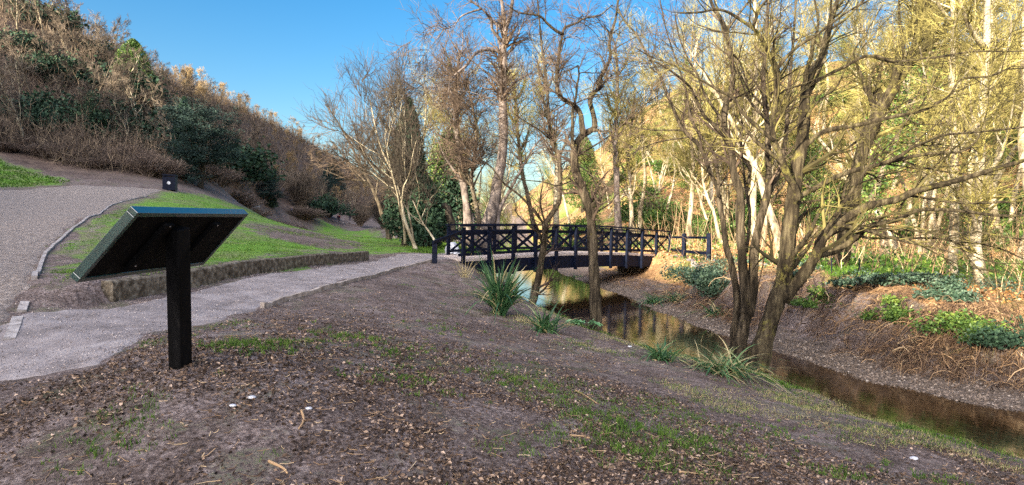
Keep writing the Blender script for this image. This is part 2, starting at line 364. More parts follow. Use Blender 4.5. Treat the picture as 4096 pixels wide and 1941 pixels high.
def forest_proto(name, H, lean, seed, barkm, twigm, nl=12, spread=.38, ivy=0, dense=1., r0=.2, stems=1, rt=.012, crown0=.3, upb=.12, leaf=IVY, lab='bare tree', cat='tree'):
    """one bare woodland tree with its trunk, crown and perhaps ivy as parts"""
    RS.seed(seed)
    tr = MB(); cr = MB(); Ps = []; Rr = []
    for s in range(stems):
        a = RS.rand()*2*pi; sp = .0 if stems == 1 else .3
        d = np.array([math.cos(a)*sp+lean*(RS.rand()-.5), math.sin(a)*sp+lean*(RS.rand()-.5), 1.]); p = np.array([math.cos(a)*.15*(stems > 1), math.sin(a)*.15*(stems > 1), -.3]); pts = [p]
        for k in range(11):
            p = p+unit(d)*H/11; pts.append(p); d = unit(d)+RS.randn(3)*np.array([.09, .09, 0])+np.array([0, 0, .12*(stems > 1)])
        Ps.append(np.array(pts)); Rr.append(r0*np.linspace(1, .12, 12)**.9*(1 if stems == 1 else .6))
    P0 = np.stack(Ps); R0 = np.stack(Rr); R0[:, 0] *= 1.35
    tr.tubes(P0, R0, 8, rough=.06)
    P1, R1 = grow(P0, R0, nl*stems, crown0, .95, (25, 60), (H*spread*.8, H*spread*1.25), 7, .13, upb, .55, .25, .02)
    tr.tubes(P1, R1, 5)
    P2, R2 = grow(P1, R1, int(nl*7*dense)*stems, .15, 1, (25, 65), (H*.1, H*.2), 5, .16, .08, .5, .35, rt*1.3)
    cr.tubes(P2, R2, 4)
    P3, R3 = grow(P2, R2, int(nl*48*dense)*stems, .1, 1, (20, 55), (H*.06, H*.125), 4, .14, .08, .6, .5, rt)
    cr.tubes(P3, R3, 3)
    P4, R4 = grow(P3, R3, int(nl*66*dense)*stems, .1, 1, (20, 55), (H*.035, H*.08), 3, .14, .07, .7, .6, rt*.7)
    cr.tubes(P4, R4, 3)
    root = empty(name, (0, 0, 0), lab, cat)
    tr.build('trunk', barkm, root, smooth=True); cr.build('crown', twigm, root)
    if ivy:
        iv = MB(); n = int(ivy)
        t = RS.rand(n)**.8*.72; k = t*11; i = k.astype(int); f = (k-i)[:, None]; s = RS.randint(0, stems, n)
        C = P0[s, i]*(1-f)+P0[s, i+1]*f
        g = RS.randn(n, 3); g[:, 2] *= .8
        lump = .5+1.1*vnoise(t*14+seed, s*3.)
        C = C+g*(.22+.3*lump)[:, None]*(H/14)
        iv.leaves(C, .09+.1*RS.rand(n), RS.rand(n)); iv.build('ivy', leaf, root)
    return root

def traced(name, label, cat, stems, bark, twigm, base_at=None, M=(0, 60, 400, 1200), L1=(.8, 2.), tw=.006, up=.08, bias=None, group=None, ang=(25, 60), S=9, leaf=0, leafm=IVY, kp=.35, lw=(1, 1, 1)):
    """stems: list of (points[(px,py,Y)], r0, r1); world polylines with real depth"""
    tr = MB(); Pl = []; Rl = []
    for pts, ra, rb in stems:
        w = np.array([W(*p) for p in pts]); K = max(8, int(len(pts)*2.5))
        P = smooth_line(w, K); Rr = np.linspace(ra, rb, K)*(1+.1*(vnoise(np.arange(K)*.7+ra*99, np.zeros(K)+len(pts)*3.)-.5)*2)
        if base_at is None: base_at = P[0].copy()
        if len(Pl) == 0 or pts[0][1] > 1150: Rr = Rr*(1+.5*np.exp(-np.linspace(0, 1, K)*14))
        tr.tubes(P[None], Rr[None], S if ra > .05 else 6, rough=.07, cap=True)
        P8 = smooth_line(w, 14); Pl.append(P8); Rl.append(np.linspace(ra, rb, 14))
    P = np.stack(Pl); R = np.stack(Rl)
    root = empty(name, tuple(base_at), label, cat, group)
    cr = MB()
    if M[0]:
        Pa, Ra = grow(P, R, M[0], kp, 1, ang, (L1[0]*1.6, L1[1]*1.6), 8, .12, up, .5, .25, tw*2, bias); tr.tubes(Pa, Ra, 5)
        Pa8 = np.stack([smooth_line(p, 14) for p in Pa]); Ra8 = np.stack([np.interp(np.linspace(0, 1, 14), np.linspace(0, 1, 8), r) for r in Ra])
        P = np.concatenate([P, Pa8]); R = np.concatenate([R, Ra8])
    P1, R1 = grow(P, R, M[1], kp, 1, ang, L1, 6, .14, up, .45, .3, tw*1.6, bias); cr.tubes(P1, R1, 4)
    P2, R2 = grow(P1, R1, M[2], .1, 1, ang, (L1[0]*.5*lw[0], L1[1]*.55*lw[0]), 4, .17, up*.6, .6, .4, tw, bias); cr.tubes(P2, R2, 3)
    P3, R3 = grow(P2, R2, int(M[3]*.62), .1, 1, (18, 50), (L1[0]*.3*lw[1], L1[1]*.36*lw[1]), 4, .14, up*.3, .7, .5, tw*.7, bias); cr.tubes(P3, R3, 3)
    tr.build('trunk', bark, root, smooth=True, loc=base_at); cr.build('crown', twigm, root, loc=base_at)
    if leaf:
        iv = MB(); i = RS.randint(0, len(Pl), leaf); k = RS.rand(leaf)*.8*13; a = k.astype(int); f = (k-a)[:, None]
        Pp = np.stack(Pl); Rp = np.stack(Rl)
        C = Pp[i, a]*(1-f)+Pp[i, a+1]*f+unit(RS.randn(leaf, 3))*(Rp[i, a]*1.2+.12*RS.rand(leaf)**2)[:, None]
        iv.leaves(C, .06+.06*RS.rand(leaf), RS.rand(leaf)); iv.build('ivy', leafm, root, loc=base_at)
    return root
# ------------------------------------------------------------------ setting
def world_poly(pts, Y0=2.5): return np.array([G(*p, y0=Y0)[:2] for p in pts])
LAWN = world_poly([(660,772),(1000,842),(1300,878),(1500,925),(1640,960),(1730,1000),(1640,1012),(1470,1008),(1100,1080),(430,1172),(215,1135),(240,1000),(370,882),(480,830)])
BANKG = np.array([p[:2] for p in (W(-900,560,46),W(0,632,46),W(290,738,43),W(0,752,38),W(-900,760,30))])
GREEN2 = world_poly([(3180,1030),(3900,1038),(4300,1060),(4300,1140),(3900,1120),(3300,1096)])
MEADOW = world_poly([(1640,962),(2000,960),(2200,985),(2100,1010),(1960,1015),(1740,1020),(1640,1008)])
PATH1 = world_poly([(-900,1620),(-60,1560),(20,1500),(32,1370),(60,1250),(120,1125),(210,985),(366,866),(480,812),(590,787),(690,768),(660,758),(500,748),(290,738),(0,752),(-500,765),(-1200,800),(-2500,900),(-2500,1700)])
PATH2 = world_poly([(60,1260),(250,1225),(425,1232),(900,1130),(1465,1046),(1600,1014),(1740,1013),(1850,1030),(1846,1046),(1749,1046),(1600,1078),(1310,1152),(1049,1236),(900,1290),(600,1340),(380,1470),(-100,1540),(-300,1500),(-300,1300),(20,1300)])
PATH3 = world_poly([(2672,1018),(2700,1012),(2780,1030),(2860,1034),(3100,1040),(3500,1030),(3500,1050),(3200,1066),(2960,1066),(2833,1055),(2735,1040),(2668,1030)])
th = np.concatenate([np.radians(np.arange(-56, 56, .36)), np.radians(np.arange(56, 304, 4.))])
rr = [.6]
while rr[-1] < 900: rr.append(rr[-1]*1.0165+.0)
rr = np.array(rr); Rg, Tg = np.meshgrid(rr, th, indexing='ij')
gx = Rg*np.sin(Tg); gy = Rg*np.cos(Tg); gz = Hn(gx, gy)
V = np.stack([gx, gy, gz], -1).reshape(-1, 3); nr, nt_ = Rg.shape
idx = np.arange(nr*nt_).reshape(nr, nt_)
q = np.stack([idx[:-1], idx[1:], np.roll(idx[1:], -1, 1), np.roll(idx[:-1], -1, 1)], -1)[..., ::-1].reshape(-1, 4)
gm = MB(); gm.add(V, q=q); c0 = len(V); gm.add([[0, 0, float(gz[0].mean())]], t=None)
gm.t.append(np.stack([np.full(nt_, c0), idx[0], np.roll(idx[0], -1)], 1)[:, ::-1]); gm.tm.append(np.zeros(nt_, int))
fx, fy = V[:, 0], V[:, 1]; r = np.hypot(fx, fy)
wob = lambda s, a: (fbm(fx*s, fy*s, 31)-.5)*a
jx = fx+wob(.8, 1.6); jy = fy+(fbm(fx*.8, fy*.8, 77)-.5)*1.6
def soft(poly, n=6, rad=.5):
    s = np.zeros(len(fx))
    for k in range(n):
        s += inpoly(jx+rad*math.cos(k*2*pi/n)*(1+r*.03), jy+rad*math.sin(k*2*pi/n)*(1+r*.03), poly)
    return s/n
mG = np.maximum.reduce([soft(LAWN), soft(BANKG), soft(GREEN2), soft(MEADOW)])
m_ = (fy > -20) & (fy < 110)
dR = np.full(len(fx), 99.); dL = np.full(len(fx), 99.); dR[m_] = pdist(fx[m_], fy[m_], Rb); dL[m_] = pdist(fx[m_], fy[m_], Lb)
ins = inpoly(fx, fy, STREAM)
right = (dR < dL)
BARE = [world_poly(p) for p in ([(985,888),(1250,925),(1500,985),(1465,1003),(1200,985),(1000,935)], [(430,1185),(215,1145),(205,1040),(330,1075),(700,1080),(1100,1035),(1460,1000),(1465,1020),(1100,1090)], [(250,1060),(330,940),(480,830),(560,830),(420,960),(380,1080)])]
mG = mG*(1-.95*np.maximum.reduce([soft(p) for p in BARE]))
mS = np.where(ins, 1, np.where(right & (fy < 36), 1-sstep(.95, 1.4, dR+wob(2, .6)), 0))
xr = np.interp(fy, Rb[:, 1], Rb[:, 0])
mO = sstep(2.0, 3.2, dR)*(fx > xr)*(fy > -10)*(1-mG)
mO = mO*(fx > 0); mH = sstep(3.5, 6, V[:, 2])*(fx < 0)*(1-mG)*sstep(40, 48, r)
gra = np.zeros((len(gm.v[0])+1, 4), np.float32)
gra[:-1, 0] = mG; gra[:-1, 1] = mS; gra[:-1, 2] = mO; gra[:-1, 3] = mH
m, nt, b = newmat('ground_cover'); L = nt.links
tc = N(nt, 'ShaderNodeTexCoord'); at = N(nt, 'ShaderNodeAttribute', attribute_name='zone'); sp = N(nt, 'ShaderNodeSeparateColor'); L.new(at.outputs['Color'], sp.inputs[0])
def nz(sc, det=8, ro=.65):
    n = N(nt, 'ShaderNodeTexNoise', Scale=sc, Detail=det, Roughness=ro); L.new(tc.outputs['Object'], n.inputs['Vector']); return n.outputs['Fac']
def rp(src, st): n = ramp(nt, st); L.new(src, n.inputs[0]); return n.outputs[0]
def mix(f, a, c, bt='MIX'):
    n = N(nt, 'ShaderNodeMix', data_type='RGBA', blend_type=bt)
    for s, v in ((0, f), (6, a), (7, c)):
        if isinstance(v, (int, float)): n.inputs[s].default_value = v
        elif isinstance(v, tuple): n.inputs[s].default_value = (*v, 1)
        else: L.new(v, n.inputs[s])
    return n.outputs[2]
def mth(op, a, c):
    n = N(nt, 'ShaderNodeMath', operation=op)
    for s, v in ((0, a), (1, c)):
        if isinstance(v, (int, float)): n.inputs[s].default_value = v
        else: L.new(v, n.inputs[s])
    return n.outputs[0]
big = nz(.55, 9, .7); med = nz(3, 9, .72); fine = nz(28, 8, .75); vf = nz(90, 4)
dirt = mix(rp(big, [(.36, (0, 0, 0)), (.6, (1, 1, 1))]), rp(fine, [(.4, (.028, .019, .016)), (.48, (.11, .08, .072)), (.54, (.2, .155, .14)), (.6, (.36, .29, .265))]), rp(fine, [(.4, (.12, .092, .085)), (.5, (.28, .225, .215)), (.6, (.45, .375, .36))]))
dirt = mix(rp(med, [(.4, (0, 0, 0)), (.62, (.8, .8, .8))]), dirt, rp(vf, [(.4, (.02, .014, .012)), (.5, (.07, .05, .042)), (.6, (.2, .155, .13))]))
lt = rp(nz(1.1, 7, .7), [(.53, (0, 0, 0)), (.6, (.75, .75, .75))]); dirt = mix(mth('MULTIPLY', lt, rp(fine, [(.45, (0, 0, 0)), (.6, (1, 1, 1))])), dirt, (.07, .11, .03))
grass = rp(nz(14, 8, .75), [(.3, (.06, .14, .018)), (.5, (.13, .28, .035)), (.7, (.24, .39, .08))])
worn = rp(nz(.6, 6, .6), [(.44, (0, 0, 0)), (.62, (1, 1, 1))])
grass = mix(mth('MULTIPLY', worn, .62), grass, rp(fine, [(.35, (.14, .12, .07)), (.65, (.3, .26, .17))]))
litter = rp(nz(9, 9, .78), [(.3, (.1, .05, .025)), (.45, (.27, .15, .075)), (.56, (.46, .29, .15)), (.7, (.6, .43, .24))])
litter = mix(rp(nz(.25, 7, .7), [(.47, (0, 0, 0)), (.58, (.9, .9, .9))]), litter, rp(nz(5, 8, .75), [(.35, (.05, .09, .02)), (.6, (.2, .27, .06))]))
vo = N(nt, 'ShaderNodeTexVoronoi', Scale=26.); L.new(tc.outputs['Object'], vo.inputs['Vector'])
peb = mix(.75, rp(vo.outputs['Color'], [(.1, (.07, .055, .045)), (.5, (.17, .135, .115)), (.9, (.32, .27, .24))]), rp(fine, [(.3, (.08, .062, .05)), (.7, (.27, .22, .19))]), 'MIX')
edge = mth('ADD', sp.outputs[0], mth('MULTIPLY', mth('SUBTRACT', med, .5), 1.1)); gf = rp(edge, [(.32, (0, 0, 0)), (.6, (1, 1, 1))])
of = rp(mth('ADD', sp.outputs[2], mth('MULTIPLY', mth('SUBTRACT', med, .5), .8)), [(.35, (0, 0, 0)), (.6, (1, 1, 1))])
hill = rp(nz(.9, 9, .75), [(.35, (.05, .035, .03)), (.5, (.12, .085, .07)), (.65, (.2, .15, .11))]); c = mix(at.outputs['Alpha'], mix(of, dirt, litter), hill); c = mix(gf, c, grass); c = mix(sp.outputs[1], c, peb)
L.new(c, b.inputs['Base Color']); b.inputs['Roughness'].default_value = .95; b.inputs['Specular IOR Level'].default_value = .15
bp = N(nt, 'ShaderNodeBump', Strength=.9, Distance=.035); L.new(mth('ADD', fine, mth('MULTIPLY', med, 1.5)), bp.inputs['Height']); L.new(bp.outputs[0], b.inputs['Normal'])
g = gm.build('ground', m, smooth=True); tag(g, kind='structure')
a = g.data.attributes.new('zone', 'FLOAT_COLOR', 'POINT'); a.data.foreach_set('color', gra.ravel())

GRAV = noise_mat('gravel', [(.3, (.24, .19, .175)), (.45, (.4, .34, .315)), (.58, (.5, .43, .4)), (.7, (.64, .56, .53))], 3, 15, bump=1, bscale=30, bdist=.02)
GRAVD = lichen('gravel_with_dirt', [(.2, (.19, .16, .145)), (.45, (.29, .245, .22)), (.58, (.36, .31, .28)), (.8, (.46, .4, .37))], (.19, .15, .125), .54, .7)
GRAV2 = noise_mat('compacted_gravel', [(.15, (.17, .15, .148)), (.5, (.28, .248, .248)), (.85, (.39, .355, .355))], 2.2, 15, bump=.7, bscale=50, bdist=.015)
def sheet(name, poly, off, mat, rmin, rmax, dth=.22, k=1.0085, lim=(-60, 40), z=None, fade=0):
    t = np.radians(np.arange(lim[0], lim[1], dth)); r = [rmin]
    while r[-1] < rmax: r.append(r[-1]*k)
    Rg, Tg = np.meshgrid(np.array(r), t, indexing='ij'); x = Rg*np.sin(Tg); y = Rg*np.cos(Tg)
    nz_ = .12*Rg**.5
    jx = x+(fbm(x*2.5, y*2.5, 41)-.5)*nz_; jy = y+(fbm(x*2.5, y*2.5, 43)-.5)*nz_
    ins = inpoly(jx.ravel(), jy.ravel(), poly).reshape(x.shape)
    cell = ins[:-1, :-1] & ins[1:, :-1] & ins[1:, 1:] & ins[:-1, 1:]
    idx = np.arange(x.size).reshape(x.shape)
    q = np.stack([idx[:-1, :-1], idx[1:, :-1], idx[1:, 1:], idx[:-1, 1:]], -1)[..., ::-1][cell]
    used = np.unique(q); rm = np.full(x.size, -1); rm[used] = np.arange(len(used))
    xx = x.ravel()[used]; yy = y.ravel()[used]
    ed = np.zeros(x.shape); ed[1:-1, 1:-1] = sum(ins[1+a:x.shape[0]-1+a, 1+b_:x.shape[1]-1+b_] for a in (-1, 0, 1) for b_ in (-1, 0, 1)); ed = (ed > 8)
    e2 = np.zeros(x.shape); e2[1:-1, 1:-1] = sum(ed[1+a:x.shape[0]-1+a, 1+b_:x.shape[1]-1+b_] for a in (-1, 0, 1) for b_ in (-1, 0, 1))
    ek = (e2/9.).ravel()[used]
    zz = Hn(xx, yy)-.02+(off+.02)*ek if z is None else z(xx, yy)
    mb = MB(); mb.add(np.stack([xx, yy, zz], 1), q=rm[q]); return tag(mb.build(name, mat, smooth=True), kind='structure')
sheet('gravel_path', PATH1, .02, GRAVD, 2.2, 60, lim=(-62, -20))
sheet('bridge_path', PATH2, .012, GRAV2, 3.5, 27, lim=(-44, -3))
sheet('woodland_path', PATH3, .025, GRAV2, 20, 48, lim=(8, 36), k=1.006)
# water
wp = np.concatenate([Lb+np.array([-1.3, -.6]), (Rb+np.array([1.2, .4]))[::-1]]); wp = wp[(wp[:, 1] < 100)]
m, nt, b = newmat('stream_water'); L = nt.links
tc = N(nt, 'ShaderNodeTexCoord'); mp = N(nt, 'ShaderNodeMapping'); mp.inputs['Scale'].default_value = (1.5, .8, 1); L.new(tc.outputs['Object'], mp.inputs[0])
n1 = N(nt, 'ShaderNodeTexNoise', Scale=4., Detail=6, Roughness=.6); L.new(mp.outputs[0], n1.inputs['Vector'])
n2 = N(nt, 'ShaderNodeTexNoise', Scale=11., Detail=8, Roughness=.7); L.new(tc.outputs['Object'], n2.inputs['Vector'])
rpp = ramp(nt, [(.35, (.012, .007, .003)), (.55, (.035, .021, .01)), (.68, (.085, .056, .028))]); L.new(n2.outputs['Fac'], rpp.inputs[0]); L.new(rpp.outputs[0], b.inputs['Base Color'])
b.inputs['Roughness'].default_value = .03; b.inputs['IOR'].default_value = 1.5; b.inputs['Specular IOR Level'].default_value = 1.
bp = N(nt, 'ShaderNodeBump', Strength=.3, Distance=.008); L.new(n1.outputs['Fac'], bp.inputs['Height']); L.new(bp.outputs[0], b.inputs['Normal'])
sheet('water', wp, 0, m, 2, 95, dth=1, k=1.03, lim=(-40, 100), z=lambda x, y: np.full(x.shape, -1.0))

# ------------------------------------------------------------------ light
SKYS = .075; SKY_FILL = 12.
SUN_AZ = (-.62, -.78); SUN_EL = math.radians(14.6)
sd = np.array([SUN_AZ[0], SUN_AZ[1]]); sd /= np.hypot(*sd)
sdir = Vector((sd[0]*math.cos(SUN_EL), sd[1]*math.cos(SUN_EL), math.sin(SUN_EL)))
sl = bpy.data.lights.new('sun', 'SUN'); sl.energy = 4.7; sl.angle = math.radians(.5); sl.color = (1., .86, .64)
so = bpy.data.objects.new('sun', sl); COL.objects.link(so); so.rotation_euler = sdir.to_track_quat('Z', 'Y').to_euler()
w = bpy.data.worlds.new('World'); SC.world = w; w.use_nodes = True; nt = w.node_tree
sky = nt.nodes.new('ShaderNodeTexSky'); sky.sky_type = 'NISHITA'; sky.sun_disc = False
sky.sun_elevation = SUN_EL; sky.sun_rotation = math.atan2(sd[0], sd[1]); sky.altitude = 50; sky.air_density = 1.; sky.dust_density = 2.0; sky.ozone_density = 2.
hs = N(nt, 'ShaderNodeHueSaturation'); hs.inputs['Saturation'].default_value = 1.45; nt.links.new(sky.outputs[0], hs.inputs['Color'])
# fill glow added to the unseen sky behind left, brightens the shade
tcw = N(nt, 'ShaderNodeTexCoord'); vm = N(nt, 'ShaderNodeVectorMath', operation='DOT_PRODUCT'); nt.links.new(tcw.outputs['Generated'], vm.inputs[0]); vm.inputs[1].default_value = (-.45, -.8, .4)
mr = N(nt, 'ShaderNodeMapRange', interpolation_type='SMOOTHSTEP'); nt.links.new(vm.outputs['Value'], mr.inputs['Value']); mr.inputs['From Min'].default_value = .15; mr.inputs['From Max'].default_value = .95; mr.inputs['To Min'].default_value = 0; mr.inputs['To Max'].default_value = SKY_FILL
fill = N(nt, 'ShaderNodeVectorMath', operation='SCALE'); fill.inputs[0].default_value = (1., .88, .8); nt.links.new(mr.outputs[0], fill.inputs['Scale'])
ad = N(nt, 'ShaderNodeVectorMath', operation='ADD'); nt.links.new(hs.outputs[0], ad.inputs[0]); nt.links.new(fill.outputs[0], ad.inputs[1])
bg = nt.nodes['Background']; bg.inputs[1].default_value = SKYS; nt.links.new(ad.outputs[0], bg.inputs[0])
SC.view_settings.view_transform = 'Standard'; SC.view_settings.look = 'None'; SC.view_settings.exposure = 1.92
SC.cycles.max_bounces = 5; SC.cycles.diffuse_bounces = 2; SC.cycles.glossy_bounces = 2; SC.cycles.transmission_bounces = 2; SC.cycles.transparent_max_bounces = 4
SC.cycles.use_denoising = False
def litmap():
    for y in (5, 10, 15, 20, 30, 40, 60, 80, 110):
        row = ''
        for x in range(-40, 72, 4):
            p = np.array([x, y, h1(x, y)+.3]); t = np.linspace(2, 300, 200); q = p+t[:, None]*np.array(sdir)
            row += '#' if (Hn(q[:, 0], q[:, 1]) > q[:, 2]).any() else '.'
        print('%4d' % y, row)
# ------------------------------------------------------------------ footbridge
A = np.array([-1.8, 21.6]); B = np.array([7.74, 31.0]); bd = (B-A)/np.hypot(*(B-A)); bl = np.hypot(*(B-A)); bn = np.array([-bd[1], bd[0]])
BW = 2.0; NB = 11; bay = bl/NB
def bz(s): t = s/bl; return .36-.06*t+.16*math.sin(pi*min(max(t, 0), 1))
def bp3(s, off, z): p = A+bd*s+bn*off; return np.array([p[0], p[1], bz(s)+z])
br = empty('footbridge', tuple(bp3(bl/2, BW/2, 0)), 'black timber arched footbridge with crossed bracing over the stream', 'bridge')
bl0 = tuple(bp3(bl/2, BW/2, 0))
def part(mb, name, mat, root, loc, smooth=False): return mb.build(name, mat, root, smooth=smooth, loc=loc)
d = MB(); ns = 44
for i in range(ns):
    s = bl*(i+.5)/ns; a = bp3(s, -.117, 0); b_ = bp3(s, BW+.117, 0); d.beam(a-[0, 0, .035], b_-[0, 0, .035], bl/ns*.985, .08+.006*(i % 3))
part(d, 'deck', DECKM, br, bl0)
for off in (-.06, BW+.06):
    e = MB(); n = 22
    for i in range(n): e.beam(bp3(bl*i/n-.002, off, -.34), bp3(bl*(i+1)/n+.002, off, -.34), .1, .5)
    part(e, 'side_beam', BLACKW, br, bl0)
for off, s0 in ((-.06, 0.), (BW+.06, bay)):
    oo = off-.115 if off < 0 else off+.115
    for i in range(NB+1):
        s = s0+i*bay
        if s > bl+bay*.9+1e-6 and i == NB and off > 0: pass
        p = MB(); a = bp3(min(s, bl), oo, 0); a[:2] = A+bd*s+bn*oo
        p.beam(a+[0, 0, -.66 if 0 < i < NB else -.7], a+[0, 0, 1.13], .11, .11, up=(bd[0], bd[1], 0)); part(p, 'post', BLACKW, br, bl0)
    for z, w_, h_, nm, o2 in ((1.17, .16, .06, 'handrail', oo), (.9, .05, .12, 'middle_rail', off), (.16, .05, .1, 'bottom_rail', off)):
        rl = MB()
        for i in range(NB):
            a = bp3(s0+i*bay-(.12 if i == 0 else .002), o2, z); b_ = bp3(s0+(i+1)*bay+(.12 if i == NB-1 else .002), o2, z); rl.beam(a, b_, w_, h_)
        part(rl, nm, BLACKW, br, bl0)
    for i in range(NB):
        a0 = s0+i*bay+.05; a1 = s0+(i+1)*bay-.05
        for (za, zb, do) in ((.19, .86, -.012), (.86, .19, .012)):
            x = MB(); x.beam(bp3(a0, off+do, za), bp3(a1, off+do, zb), .022, .085); part(x, 'cross_brace', BLACKW, br, bl0)
# sloping approach rail and its short post, near left
ap = MB(); pp = G(1738, 1056); a = bp3(0, -.175, .97); top = np.array([pp[0], pp[1], h1(pp[0], pp[1])+.62]); ap.beam(a+[0, 0, .03], top-(a-top)*.06+[0, 0, .06], .07, .1); part(ap, 'sloping_rail', BLACKW, br, bl0)
ap = MB(); ap.beam([top[0], top[1], top[2]-1.2], top, .15, .15, up=(1, 0, 0)); part(ap, 'end_post', BLACKW, br, bl0)
for s in (.95, bl-1.15):
    pr = MB(); c = bp3(s, BW/2, 0); ang = math.atan2(bd[1], bd[0]); M = np.array([[math.cos(ang), -math.sin(ang), 0], [math.sin(ang), math.cos(ang), 0], [0, 0, 1]])
    pr.box([c[0], c[1], -1.03], (.5, BW-.1, 1.55), M); part(pr, 'pier', CONC if s > 5 else BLACKP, br, bl0)
# right approach fence
fe = [G(2735, 1030, y0=24), G(2835, 1053, y0=24)]
f0 = bp3(bl, -.175, 0); fr = empty('approach_fence', tuple(fe[0]), 'black two-rail timber fence running down from the right end of the footbridge', 'fence')
for p in fe:
    m_b = MB(); z = h1(p[0], p[1]); m_b.beam([p[0], p[1], z-.3], [p[0], p[1], z+1.08], .15, .15, up=(bd[0], bd[1], 0)); part(m_b, 'post', BLACKW, fr, tuple(fe[0]))
for z0, z1, hh in ((.9, .9, .1), (.3, .28, .12)):
    m_b = MB(); a = np.array([f0[0]+.1, f0[1]+.1, f0[2]+z0]); b_ = np.array([fe[0][0], fe[0][1]+.1, h1(*fe[0][:2])+z1]); c = np.array([fe[1][0]+.12, fe[1][1]+.1, h1(*fe[1][:2])+z1])
    m_b.beam(a, b_, .05, hh); m_b.beam(b_, c, .05, hh); part(m_b, 'rail', BLACKW, fr, tuple(fe[0]))

# ------------------------------------------------------------------ information board
S = 1.4/928.
dd = [2480*S, 2480*1.374*S, 2480*1.382*S, 2480*1.0075*S]
q4 = [W(553.7, 852, dd[0]), W(997, 857, dd[1]), W(812.6, 1061.7, dd[2]), W(304.7, 1132.5, dd[3])]
e1 = unit(q4[1]-q4[0]+q4[2]-q4[3]); e2 = q4[3]-q4[0]+q4[2]-q4[1]; e2 = unit(e2-(e2@e1)*e1); nn = np.cross(e1, e2)
if nn[2] < 0: nn = -nn
cen = sum(q4)/4; Lx = np.linalg.norm(q4[1]-q4[0]+q4[2]-q4[3])/2; Ly = np.linalg.norm(q4[3]-q4[0]+q4[2]-q4[1])/2
pb = G(722, 1470); pt = W(712, 1000, 4.3); base = (pb[0], pb[1], h1(pb[0], pb[1]))
ib = empty('information_board', base, 'black lectern-style information board seen from behind on a square post', 'sign')
M3 = np.stack([e1, e2, nn], 1); th_ = .062
m_b = MB(); m_b.box(cen+nn*(th_*.5+.001), (Lx-.07, Ly-.07, th_-.012), M3); part(m_b, 'panel', BLACKP, ib, base)
m_b = MB()
for s in (-1, 1):
    m_b.box(cen+e2*s*(Ly/2-.018)+nn*th_/2, (Lx, .036, th_), M3)
    m_b.box(cen+e1*s*(Lx/2-.018)+nn*th_/2, (.036, Ly-.0725, th_), M3)
fo = part(m_b, 'frame', SIGNE, ib, base); bv = fo.modifiers.new('b', 'BEVEL'); bv.width = .004; bv.segments = 2
for k in (-.32, .28): m_b = MB(); m_b.box(cen+e1*k-nn*.016, (.09, Ly*.72, .03), M3); part(m_b, 'batten', BLACKP, ib, base)
# screws on the back
for i, (u, v) in enumerate(((-.32, -.2), (-.32, .16), (.28, -.2), (.28, .16))):
    m_b = MB(); m_b.box(cen+e1*u+e2*v-nn*.033, (.008, .008, .004), M3); part(m_b, 'screw', KERBM, ib, base)
pz = np.array([pt[0]+.0, pt[1]-.0]); tdir = unit(np.array([pt[0]-pb[0], pt[1]-pb[1], pt[2]-base[2]]))
k = ((cen-nn*.0-np.array(base))@nn)/(tdir@nn)
m_b = MB(); ang = math.radians(-17); up_ = np.array([math.cos(ang), math.sin(ang), 0])
m_b.beam(np.array(base)-tdir*.3, np.array(base)+tdir*(k-.03), .112, .112, up=up_)
po = part(m_b, 'post', BLACKP, ib, base); bv = po.modifiers.new('b', 'BEVEL'); bv.width = .008; bv.segments = 2

# ------------------------------------------------------------------ wall, kerbs, edging
wl = MB(); n = 15; a = WALL[0]; b_ = WALL[1]; L_ = np.hypot(*(b_-a)); t = (b_-a)/L_; nr2 = WALL[2]; x = 0; i = 0; RS.seed(5)
wbse = (float(a[0]), float(a[1]), h1(a[0], a[1])-.1)
prev = None
while x < L_:
    ln = .75+.3*RS.rand(); x2 = min(x+ln, L_)
    p0 = a+t*(x+.012); p1 = a+t*(x2); hh = .3+.02*RS.rand()-.0*x
    hz0 = [float(Hn(np.array([q[0]-nr2[0]*.4]), np.array([q[1]-nr2[1]*.4]), wall=False)[0]) for q in (p0, p1)]
    V8 = []
    for (pp_, zz) in ((p0, hz0[0]), (p1, hz0[1])):
        for o_, h_ in ((-.12+RS.rand()*.015, -.3), (-.1+RS.rand()*.01, hh-.02), (-.07, hh), (.09, hh+.004), (.11, -.3)):
            V8.append([pp_[0]+nr2[0]*o_, pp_[1]+nr2[1]*o_, zz+h_+.01*RS.rand()])
    wl.add(V8, q=[(k, (k+1) % 5, 5+(k+1) % 5, 5+k) for k in range(5)]+[(0, 1, 2, 3)][:1]+[(5, 8, 7, 6)], t=[(0, 3, 4), (5, 9, 8)])
    x = x2; i += 1
wo = wl.build('retaining_wall', CONC, loc=wbse); tag(wo, 'low mossy concrete block wall holding back the lawn beside the path', 'wall')
